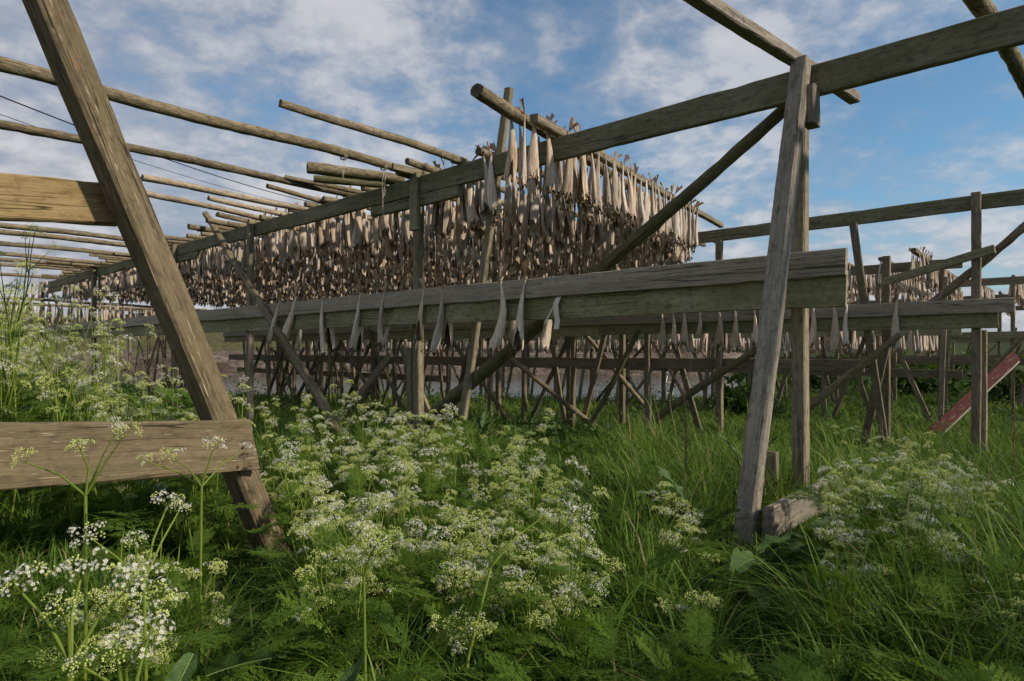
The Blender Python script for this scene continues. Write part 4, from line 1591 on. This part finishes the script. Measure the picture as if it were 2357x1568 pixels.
def parsley(x, y, H, label, group, r, white=0.5, tilt=0.08, base=None):
    me, umb, lv, H0 = PV[r.randrange(len(PV))]
    z = float(gz(x, y)) if base is None else base
    e = empty("cow_parsley", (x, y, z), label, "wildflower", group)
    s = H / H0
    e.rotation_euler = (r.gauss(0, tilt), r.gauss(0, tilt), r.uniform(0, 6.28))
    e.scale = (0.55 + 0.45 * s, 0.55 + 0.45 * s, s)
    o = bpy.data.objects.new("stem", me)
    o.parent = e
    COL.objects.link(o)
    k = 1 / (0.55 + 0.45 * s)
    for (p, d, sp, sc) in umb:
        q = r.random()
        lst = UMB_W if q < white else (UMB_M if q < white + 0.32 else UMB_B)
        o = bpy.data.objects.new("umbel", lst[r.randrange(4)])
        o.parent = e
        sc *= 0.88
        o.matrix_local = Matrix.Translation(p) @ basis_z(d, sp) @ Matrix.Diagonal((sc * k, sc * k, sc / s, 1))
        COL.objects.link(o)
    for (p, az, pit, sc) in lv:
        o = bpy.data.objects.new("leaf", LEAF_ME[r.randrange(5)])
        o.parent = e
        o.matrix_local = Matrix.Translation(p) @ Matrix.Rotation(az, 4, 'Z') @ Matrix.Rotation(pit, 4, 'Y') @ Matrix.Diagonal((sc * k, sc * k, sc / s, 1))
        COL.objects.link(o)
    return e


vr = random.Random(21)


def near_feet(x, y):
    """thin growth on the viewer's side of the two leaning legs"""
    r = x / y
    return ((r > 0.335) & (r < 0.475) & (y > 2.0) & (y < 4.3)) | ((r > -0.47) & (r < -0.345) & (y > 2.1) & (y < 3.7))


def blocked(x, y):
    if near_feet(np.float64(x), np.float64(y)):
        return True
    a = x * AX[0] + y * AX[1]
    b = x * BX[0] + y * BX[1]
    return (abs(b - 4.75) < 0.12 and a > 0.9) or (abs(a - TA) < 0.09 and b < 1.85)


def patch(n, ulo, uhi, Ylo, Yhi, hfun, label, group, white, key=None, ypow=1.0):
    k = 0
    tries = 0
    while k < n and tries < n * 40:
        tries += 1
        Y = Ylo + (Yhi - Ylo) * vr.random() ** ypow
        u = vr.uniform(ulo, uhi)
        x = (u - U0) / F * Y
        if blocked(x, Y) or (key and not key(u, Y, x)):
            continue
        parsley(x, Y, hfun(u, Y) * vr.uniform(0.58, 1.14), label, group, vr, white)
        k += 1


# tall patch at the left, behind the low board
INB = lambda u, Y, x: (x * AX[0] + Y * AX[1]) > TA + 0.2
patch(88, -140, 250, 3.1, 5.4, lambda u, Y: 1.28, "tallest cow parsley at the left edge, rising behind the low grey board", "cow parsley at the left edge", 0.32, key=INB)
patch(46, 240, 490, 3.1, 5.6, lambda u, Y: 0.95, "cow parsley between the left edge and the big leg, behind the low board", "cow parsley beside the big leg", 0.32, key=INB)
# central drift
drift = lambda u, Y, x: u < 1130 + 230 * (5.4 - Y) / 3.1 - (150 if Y > 4.4 else 0)
patch(30, 620, 920, 3.6, 5.6, lambda u, Y: 0.76, "cow parsley at the back of the central drift, left of the middle post", "drift behind, left of the middle post", 0.34, key=drift)
patch(22, 920, 1330, 3.6, 5.0, lambda u, Y: 0.70, "cow parsley at the back of the central drift, right of the middle post", "drift behind, right of the middle post", 0.34, key=drift)
patch(25, 660, 980, 2.1, 3.7, lambda u, Y: 0.66, "cow parsley at the front of the central drift, just right of the big leg's foot", "drift in front, left half", 0.28, key=drift)
patch(25, 980, 1430, 2.1, 3.7, lambda u, Y: 0.62, "cow parsley at the front of the central drift, towards the grassy gap", "drift in front, right half", 0.28, key=drift)
# right-hand patch
patch(30, 1890, 2290, 2.7, 4.5, lambda u, Y: 0.58, "cow parsley in the patch right of the near post's foot board", "right patch of cow parsley", 0.28,
      key=lambda u, Y, x: (x * AX[0] + Y * AX[1]) < 1.2 and not ((x * AX[0] + Y * AX[1]) > 0.8 and (x * BX[0] + Y * BX[1]) > 2.9))
patch(12, 1885, 2010, 3.0, 4.0, lambda u, Y: 0.62, "cow parsley hard against the right end of the near foot board", "cow parsley at the foot board", 0.3)
# between leg and drift
patch(4, 1420, 1640, 2.6, 3.6, lambda u, Y: 0.48, "low cow parsley in the grass left of the grey leaning leg", "cow parsley left of the leg", 0.2)
# foreground
patch(7, 150, 600, 1.7, 2.3, lambda u, Y: 0.60, "cow parsley in the dark left foreground below the low board", "left foreground cow parsley", 0.16,
      key=lambda u, Y, x: (x * AX[0] + Y * AX[1]) < TA - 0.25)
patch(6, 700, 1250, 1.9, 2.5, lambda u, Y: 0.46, "small cow parsley in the dark centre foreground", "centre foreground cow parsley", 0.14)
patch(10, 1560, 2420, 2.1, 2.9, lambda u, Y: 0.40, "small cow parsley in the grassy right foreground", "right foreground cow parsley", 0.14)
patch(9, 1900, 2340, 4.8, 7.5, lambda u, Y: 0.60, "sparse cow parsley before the second rack at the right", "sparse right cow parsley", 0.15)


def hero(heads, foot, label):
    """large near plant whose heads are surveyed one by one: (u, v, Y, size, kind)"""
    pf = px(foot[0], foot[1], Y=foot[2])
    base = Vector((pf.x, pf.y, float(gz(pf.x, pf.y))))
    e = empty("cow_parsley", base, label, "wildflower")
    hp = [px(u, v, Y=Y) - base for (u, v, Y, s, k_) in heads]
    c = sum(hp, Vector()) / len(hp)
    fork = Vector((c.x * 0.6, c.y * 0.6, min(h.z for h in hp) - 0.10))
    mb = MB()

    def limb(p, q, r0, r1):
        m = (p + q) / 2 + Vector((vr.gauss(0, .006), vr.gauss(0, .006), 0.012))
        t = tube([p, p.lerp(m, 0.55), m, m.lerp(q, 0.55), q], r0, M_STEM, c=6, r1=r1)
        mb.add(np.concatenate(t.v), np.concatenate(t.f), 0, vr.random())
    limb(Vector((0, 0, -0.05)), fork, 0.0058, 0.0046)
    for h, (u, v, Y, s, kd) in zip(hp, heads):
        limb(fork, h, 0.0034, 0.002)
        me = {'w': UMB_W, 'm': UMB_M, 'b': UMB_B}[kd][vr.randrange(4)]
        o = bpy.data.objects.new("umbel", me)
        o.parent = e
        dd = (h - fork).normalized() + Vector((0, -0.15, 0.6))
        o.matrix_local = Matrix.Translation(h) @ basis_z(dd, vr.uniform(0, 6)) @ Matrix.Scale(s, 4)
        COL.objects.link(o)
    o = bpy.data.objects.new("stem", mb.mesh("stem", [M_STEM], True, True))
    o.parent = e
    COL.objects.link(o)
    for k in range(4):
        o = bpy.data.objects.new("leaf", LEAF_ME[vr.randrange(5)])
        o.parent = e
        o.matrix_local = Matrix.Translation(fork * vr.uniform(0.3, 0.95)) @ Matrix.Rotation(vr.uniform(0, 6.28), 4, 'Z') @ Matrix.Rotation(vr.uniform(-0.5, 0.2), 4, 'Y') @ Matrix.Scale(vr.uniform(0.6, 1.0), 4)
        COL.objects.link(o)


hero([(50, 1365, 1.0, 1.0, 'w'), (185, 1335, 1.05, 1.05, 'w'), (300, 1350, 1.05, 1.15, 'w'), (140, 1405, 0.98, 0.7, 'm')], (150, 1640, 1.0), "large cow parsley with three round white heads fanned from one stem, bottom left corner")
hero([(335, 1475, 0.95, 1.15, 'w'), (270, 1510, 0.95, 0.8, 'b'), (190, 1535, 0.92, 0.6, 'm'), (370, 1395, 1.05, 0.8, 'm')], (300, 1700, 1.0), "cow parsley with a big tilted white head at the bottom left edge")
hero([(285, 1005, 1.75, 1.0, 'm'), (270, 990, 1.8, 0.6, 'w'), (185, 1035, 1.7, 0.9, 'b'), (60, 1065, 1.7, 0.9, 'b')], (190, 1330, 1.75), "cow parsley in front of the low board, budding heads on forked dark stems")
hero([(490, 1035, 2.2, 1.1, 'w'), (400, 1055, 2.1, 1.0, 'm'), (345, 1065, 2.1, 0.8, 'm'), (565, 1035, 2.3, 0.7, 'w')], (480, 1350, 2.2), "cow parsley overlapping the right end of the low grey board")
hero([(385, 1165, 1.7, 1.0, 'w'), (410, 1180, 1.7, 0.8, 'w'), (310, 1255, 1.6, 0.8, 'w'), (210, 1240, 1.5, 1.0, 'w')], (330, 1500, 1.6), "cow parsley with loose white heads just below the low board")
hero([(870, 1250, 1.8, 0.9, 'm'), (715, 1230, 1.9, 0.9, 'w'), (905, 1235, 1.9, 0.7, 'b')], (850, 1560, 1.8), "cow parsley with bright five petalled head near the centre bottom")
hero([(1180, 1235, 2.0, 0.8, 'm'), (1250, 1190, 2.1, 0.8, 'w'), (1120, 1210, 2.1, 0.7, 'b')], (1040, 1540, 1.9), "long stemmed cow parsley leaning right in the centre foreground")

# broad-leaved docks
def dock_leaf(seed, L, Wd):
    r = np.random.RandomState(seed)
    n, c = 15, 9
    V = []
    ph = r.uniform(0, 6.28, 3)
    for i in range(n):
        t = i / (n - 1)
        w = Wd * (math.sin(math.pi * min(1, t * 0.93 + 0.06)) ** 0.65) * (1 - 0.25 * t)
        for j in range(c):
            s = (j / (c - 1) - 0.5) * 2
            wave = 0.10 * Wd * math.sin(17 * t + ph[0] + s) * abs(s) ** 2 + 0.05 * Wd * math.sin(38 * t + ph[1]) * abs(s) ** 3
            x = L * t
            y = s * w / 2 * (1 + 0.05 * math.sin(23 * t + ph[2] + j))
            z = abs(s) * w * 0.22 + wave - 0.35 * L * t * t * 0.5 + 0.004 * math.sin(t * 60) * abs(s) * (1 - abs(s))
            V.append((x, y, z))
    mb = MB()
    V = np.array(V)
    mb.add(V, grid_faces(n, c))
    rib = V.reshape(n, c, 3)[:, c // 2]
    t = tube([Vector(p) - Vector((0, 0, 0.001)) for p in rib], 0.004, M_RIB, c=5, r1=0.001)
    mb.add(np.concatenate(t.v), np.concatenate(t.f), 1)
    return mb.mesh("leaf", [M_DOCK, M_RIB], True, True)


DOCK_ME = [dock_leaf(600 + i, 0.34, 0.10 + 0.012 * i) for i in range(5)]


def dock(u, v, Y, leaves, label, H=1.0, group=None):
    p = px(u, v, Y=Y)
    z = float(gz(p.x, p.y))
    e = empty("dock_plant", (p.x, p.y, z), label, "plant", group)
    for (az, pit, sc, h) in leaves:
        o = bpy.data.objects.new("leaf", DOCK_ME[vr.randrange(5)])
        o.parent = e
        o.matrix_local = Matrix.Translation((math.cos(az) * 0.02, math.sin(az) * 0.02, h * H)) @ Matrix.Rotation(az, 4, 'Z') @ Matrix.Rotation(-pit, 4, 'Y') @ Matrix.Rotation(vr.gauss(0, .3), 4, 'X') @ Matrix.Scale(sc * (0.72 if Y < 2 else 1.0), 4)
        COL.objects.link(o)
        # leaf stalk
    stalk = tube([(0, 0, -0.03), (0.004, 0, 0.2 * H), (0, 0.003, 0.35 * H)], 0.006, M_STEM, c=6, r1=0.004).mesh("stem", [M_STEM])
    o = bpy.data.objects.new("stem", stalk)
    o.parent = e
    COL.objects.link(o)


def rosette(n, up):
    return [(vr.uniform(0, 6.28), vr.uniform(*up), vr.uniform(0.7, 1.1), vr.uniform(0.05, 0.3)) for _ in range(n)]


dock(738, 1500, 1.35, [(0.6, 1.45, 1.15, 0.22), (2.5, 1.2, 1.0, 0.1), (-1.2, 1.0, 0.95, 0.05), (3.6, 1.1, 0.8, 0.0)], "dock with a tall upright leaf standing left of centre at the bottom")
dock(1340, 1560, 1.35, [(-1.0, 0.9, 1.05, 0.18), (0.4, 1.1, 1.0, 0.15), (2.2, 0.8, 0.9, 0.1), (-2.2, 0.6, 0.9, 0.08)], "dock with broad dark leaves at the bottom right of centre")
dock(935, 1600, 1.25, [(-1.4, 0.7, 1.0, 0.15), (-0.4, 0.9, 0.9, 0.15), (2.4, 0.9, 0.9, 0.1)], "dock with pale broad leaf at the bottom centre edge")
dock(430, 1600, 1.15, [(-1.2, 0.25, 1.1, 0.22), (-2.6, 0.5, 0.95, 0.2), (0.8, 1.0, 0.9, 0.2)], "dock with wavy edged leaf at the bottom edge left of centre")
dock(455, 1400, 1.6, [(-1.6, -0.5, 0.8, 0.42), (0.3, 0.3, 0.8, 0.35), (2.4, 0.6, 0.7, 0.2)], "dock with drooping leaf among ferny leaves at lower left")
dock(1590, 1130, 3.6, rosette(8, (0.2, 1.2)), "dock rosette at the foot of the reddish dead stalk")
dock(1720, 1050, 5.2, rosette(7, (0.3, 1.2)), "dock in tall grass just left of the grey leg")
dock(1740, 1330, 2.95, rosette(5, (0.2, 0.8)), "dock at the base of the grey leaning leg")
for (u, v, Y) in ((1300, 960, 9.0), (1380, 960, 9.4), (1250, 950, 10), (1560, 950, 9.2), (1690, 960, 9.5), (1750, 980, 8.2), (1110, 960, 8.6), (1210, 960, 8.2), (2230, 1010, 7.5), (2130, 1020, 6.8)):
    dock(u, v, Y, rosette(9, (0.2, 1.2)), "leafy dock in the shade beneath the racks", group="docks under the racks")


# grass, ferny ground cover and shaded undergrowth: masses nobody could count
def path_mask(x, y):
    return ((x - 3.25) / 0.55) ** 2 + ((y - 3.95 - 0.3 * (x - 3.2)) / 0.42) ** 2 < 1


def dens_ok(x, y, rs):
    a = x * AX[0] + y * AX[1]
    b = x * BX[0] + y * BX[1]
    water = gz(x, y) < -0.98
    path = path_mask(x, y)
    return ~water & ~(path & (rs.rand(len(x)) < 0.93))


def build_grass():
    rs = np.random.RandomState(8)

    def spots(n):
        Y = np.exp(rs.uniform(math.log(1.1), math.log(34), n))
        X = rs.uniform(-1, 1, n) * (0.92 * Y + 0.5)
        k = dens_ok(X, Y, rs)
        X, Y = X[k], Y[k]
        c = wob(X, Y, 2.3)
        k = rs.rand(len(X)) < np.clip(0.75 + 0.6 * c, 0.25, 1)
        return X[k], Y[k], c[k]

    def height(X, Y, c, n):
        tall = sstep(X / Y, 0.05, 0.22) * (1 - sstep(Y, 9, 14)) * sstep(Y, 1.6, 3.0)
        h = rs.uniform(0.13, 0.33, n) * (1 + 0.45 * c) * (1 + 0.8 * tall)
        h = np.clip(h, 0.07, 0.70) * np.where(Y < 1.7, 0.8, 1.0)
        a = X * AX[0] + Y * AX[1]
        b = X * BX[0] + Y * BX[1]
        # trodden short round the feet of the near post and the trestle
        foot = (a > 0.55) & (a < 1.55) & (b > 2.7) & (b < 5.0)
        foot |= (np.abs(a - TA) < 0.5) & (b > 0.9) & (b < 2.1)
        foot |= near_feet(X, Y)
        return np.where(foot, h * 0.36, h)
    # single blades
    X, Y, c = spots(90000)
    n = len(X)
    H = height(X, Y, c, n)
    az = rs.uniform(0, 6.283, n)
    lean = rs.uniform(0.15, 0.9, n)
    tone = np.clip(rs.normal(0.42, 0.2, n) + 0.2 * c, 0, 1)
    # tufts: blades arching outwards from a common foot
    TX, TY, tc = spots(8600)
    m = len(TX)
    cnt = rs.randint(10, 22, m)
    idx = np.repeat(np.arange(m), cnt)
    th = height(TX, TY, tc, m) * rs.uniform(1.1, 1.6, m)
    ttone = np.clip(rs.normal(0.5, 0.2, m) + 0.2 * tc, 0, 1)
    k = len(idx)
    taz = rs.uniform(0, 6.283, k)
    rad = rs.uniform(0.0, 0.05, k) * np.maximum(1, TY[idx] / 8)
    X = np.concatenate([X, TX[idx] + np.cos(taz) * rad])
    Y = np.concatenate([Y, TY[idx] + np.sin(taz) * rad])
    H = np.concatenate([H, th[idx] * rs.uniform(0.55, 1.1, k)])
    az = np.concatenate([az, taz + rs.normal(0, 0.4, k)])
    lean = np.concatenate([lean, rs.uniform(0.25, 1.15, k)])
    tone = np.concatenate([tone, np.clip(ttone[idx] + rs.normal(0, 0.14, k), 0, 1)])
    n = len(X)
    tone = np.minimum(tone, 0.86)
    tone[rs.rand(n) < 0.045] = 1.15
    Z = gz(X, Y)
    w = rs.uniform(0.0022, 0.0052, n) * np.maximum(1, Y / 5.0) ** 0.75
    L = lean * H
    wx, wy = np.cos(az) * L, np.sin(az) * L
    sx, sy = -np.sin(az), np.cos(az)
    V = np.zeros((n, 9, 3), np.float32)
    i = 0
    for t, q in ((0.0, 0.8), (0.32, 1.0), (0.6, 0.85), (0.83, 0.5), (1.0, 0.0)):
        cx = X + wx * t ** 1.9
        cy = Y + wy * t ** 1.9
        cz = Z - 0.02 + H * (t - 0.42 * t ** 3.0 * lean)
        if q > 0:
            V[:, i] = np.stack([cx - sx * w * q, cy - sy * w * q, cz], -1)
            V[:, i + 1] = np.stack([cx + sx * w * q, cy + sy * w * q, cz], -1)
            i += 2
        else:
            V[:, i] = np.stack([cx, cy, cz], -1)
    base = (np.arange(n) * 9)[:, None]
    quads = np.concatenate([base + np.array([0, 1, 3, 2]), base + np.array([2, 3, 5, 4]), base + np.array([4, 5, 7, 6])])
    tris = base + np.array([6, 7, 8])
    mb = MB()
    mb.v, mb.n, mb.attr = [V.reshape(-1, 3)], n * 9, [np.repeat(tone, 9).astype(np.float32)]
    mb.f, mb.m = [quads, tris], [np.zeros(len(quads), np.int32), np.zeros(len(tris), np.int32)]
    o = link("grass", mb.mesh("grass", [M_GRASS], True, True))
    tag(o, "long green meadow grass growing under and around the racks", "grass", kind='stuff')


build_grass()


def build_ferns():
    """low cow parsley leaves that fill the ground between the stems"""
    rs = np.random.RandomState(12)
    T = []
    A = []
    n = 0
    while n < 1350:
        Y = 1.3 + 4.8 * rs.rand() ** 1.3
        x = rs.uniform(-1, 1) * (0.9 * Y + 0.3)
        u = U0 + F * x / Y
        pr = 1.0 if u < 480 and Y > 3.1 else 0.8 if (u < 1450 or Y < 2.2) else (0.6 if u > 1850 else 0.15)
        if near_feet(np.float64(x), np.float64(Y)) or rs.rand() > pr or not dens_ok(np.array([x]), np.array([Y]), rs)[0]:
            continue
        L = LEAF_T[rs.randint(5)] * rs.uniform(0.5, 0.95)
        R = np.array(Matrix.Rotation(rs.uniform(0, 6.28), 3, 'Z') @ Matrix.Rotation(rs.uniform(-1.0, -0.05), 3, 'Y'))
        z = float(gz(x, Y)) + rs.uniform(0.02, 0.30 if not (u < 480 and Y > 3.1) else 0.85)
        T.append(L @ R.T + np.array([x, Y, z]))
        A.append(np.full(len(L), rs.rand()))
        n += 1
    V = np.concatenate(T)
    mb = MB()
    mb.add(V, np.arange(len(V)).reshape(-1, 3), 0, np.concatenate(A))
    tag(link("fern_like_leaves", mb.mesh("fern_like_leaves", [M_FERN], False, True)), "low carpet of finely cut green leaves between the flower stems", "foliage", kind='stuff')


build_ferns()


def build_under():
    rs = np.random.RandomState(14)
    n = 56000
    Y = np.exp(rs.uniform(math.log(6.0), math.log(60), n))
    X = rs.uniform(-0.95, 0.95, n) * Y
    a = X * AX[0] + Y * AX[1]
    b = X * BX[0] + Y * BX[1]
    k = (b > 5.8) & (gz(X, Y) > -0.9) & (rs.rand(n) < np.clip(0.6 + 0.9 * wob(X, Y, 1.3), 0.1, 1))
    X, Y = X[k], Y[k]
    n = len(X)
    hgt = 0.05 + np.abs(rs.normal(0, 0.24, n)) * np.clip(0.7 + wob(X + 9, Y, 0.8), 0.2, 1.6)
    hgt = hgt * np.where((Y > 12) & (Y < 28) & (X < 0.33 * Y), 1.7, 1.0)
    Z = gz(X, Y) + hgt
    s = rs.uniform(0.025, 0.06, n) * np.maximum(1, Y / 12) ** 0.6
    az = rs.uniform(0, 6.28, n)
    pit = rs.uniform(-0.6, 0.9, n)
    dx, dy, dz = np.cos(az) * np.cos(pit), np.sin(az) * np.cos(pit), np.sin(pit)
    px_, py_ = -np.sin(az), np.cos(az)
    V = np.stack([np.stack([X - dx * s, Y - dy * s, Z - dz * s], -1), np.stack([X + px_ * s * .5, Y + py_ * s * .5, Z + 0.006], -1),
                  np.stack([X + dx * s, Y + dy * s, Z + dz * s], -1), np.stack([X - px_ * s * .5, Y - py_ * s * .5, Z + 0.006], -1)], 1)
    mb = MB()
    mb.add(V.reshape(-1, 3), np.arange(n * 4).reshape(-1, 4), 0, np.repeat(rs.rand(n), 4))
    tag(link("undergrowth", mb.mesh("undergrowth", [M_UNDER], False, True)), "dark leafy weeds covering the ground beneath and beyond the racks", "foliage", kind='stuff')


build_under()


# reddish dead stalk and dry stalks
def dead_stalk(u, v0, v1, Y, label, mat, nb, r0, lean=0.0, group=None):
    p = px(u, v0, Y=Y)
    z = float(gz(p.x, p.y))
    e = empty("dead_stalk", (p.x, p.y, z), label, "plant", group)
    top = px(u + lean, v1, Y=Y)
    H = top.z - z
    lx = top.x - p.x
    pts = [Vector((lx * (i / 9) + vr.gauss(0, .006), vr.gauss(0, .006), H * i / 9 - 0.02)) for i in range(10)]
    link_ = lambda me, nm: setattr(bpy.data.objects.new(nm, me), 'parent', e)
    o = bpy.data.objects.new("stem", tube(pts, r0, mat, c=6, r1=r0 * 0.35).mesh("stem", [mat]))
    o.parent = e
    COL.objects.link(o)
    for k in range(nb):
        i = vr.randint(4, 9)
        b0 = pts[i]
        az = vr.uniform(0, 6.28)
        L = vr.uniform(0.08, 0.22) * (H / 1.1)
        bp = [b0, b0 + Vector((math.cos(az) * L * .3, math.sin(az) * L * .3, L * .5)), b0 + Vector((math.cos(az) * L * .42, math.sin(az) * L * .42, L))]
        o = bpy.data.objects.new("twig", tube(bp, r0 * 0.35, mat, c=4, r1=r0 * 0.12).mesh("twig", [mat]))
        o.parent = e
        COL.objects.link(o)


dead_stalk(1578, 1100, 868, 4.2, "reddish brown dead branching stalk standing alone before the braces", M_DEAD, 16, 0.0075)
dead_stalk(2335, 1090, 880, 7.6, "brown dead stalk bundle right of the double right post", M_DEAD, 14, 0.008)
for i, (u, v0, v1, ln) in enumerate(((1560, 1015, 968, -60), (1545, 1015, 905, -40), (1560, 1015, 955, -78), (1570, 1010, 880, -34))):
    dead_stalk(u, v0, v1, 7.6, "thin pale dry grass stalk leaning left before the braces", M_STRAW, 3, 0.004, ln, "dry stalks by the braces")
for i, (u, v0, v1, ln) in enumerate(((2040, 1060, 985, -50), (2060, 1060, 975, -30), (2100, 1050, 930, -45), (2150, 1040, 960, -60), (2030, 1060, 975, -20))):
    dead_stalk(u, v0, v1, 7.0, "thin pale dry grass stalk in the grass before the red board", M_STRAW, 3, 0.004, ln, "dry stalks at right")

# far shrubs on the opposite shore
def shrub(x, y, z, R, H, label, group):
    e = empty("shrub", (x, y, z), label, "shrub", group)
    rs = np.random.RandomState(int(abs(x) * 10) + 3)
    n = 500
    d_ = rs.normal(0, 1, (n, 3))
    d_ /= np.linalg.norm(d_, axis=1)[:, None]
    rad = rs.rand(n) ** 0.4 * (1 + 0.35 * np.sin(3 * d_[:, 0] + 2 * d_[:, 2]))
    c = d_ * rad[:, None] * np.array([R, R * 0.7, H * 0.5]) + np.array([0, 0, H * 0.55])
    q = rs.normal(0, 0.16, (n, 3, 3)) * R * 0.6
    V = (c[:, None, :] + q).reshape(-1, 3)
    mb = MB()
    mb.add(V, np.arange(n * 3).reshape(-1, 3), 0, np.repeat(rs.rand(n), 3))
    o = bpy.data.objects.new("crown", mb.mesh("crown", [M_UNDER], False, True))
    o.parent = e
    COL.objects.link(o)
    t = tube([(0, 0, -0.3), (0.05, 0, H * 0.4), (0, 0.05, H * 0.8)], R * 0.06, M_DEAD, c=6, r1=R * 0.02)
    o = bpy.data.objects.new("trunk", t.mesh("trunk", [M_DEAD]))
    o.parent = e
    COL.objects.link(o)


for (u, Y, R, H) in ((1390, 68, 1.4, 1.4), (1490, 70, 2.6, 1.9), (1445, 69, 1.3, 1.2), (560, 66, 2.2, 1.5), (1250, 72, 2.0, 1.6)):
    shrub((u - U0) / F * Y, Y, 1.05, R, H, "green shrub on top of the bare bank across the water", "far shore shrubs")
for (u, Y, R, H) in ((1700, 16, 0.9, 0.9), (1750, 30, 1.6, 1.3), (1890, 26, 1.4, 1.2), (2110, 24, 1.5, 1.1), (2330, 20, 1.3, 1.2), (2200, 34, 2, 1.5), (2000, 45, 3, 2.0)):
    x = (u - U0) / F * Y
    shrub(x, Y, float(gz(x, Y)), R, H, "low green bush among the posts of the far racks at right", "bushes among far racks")
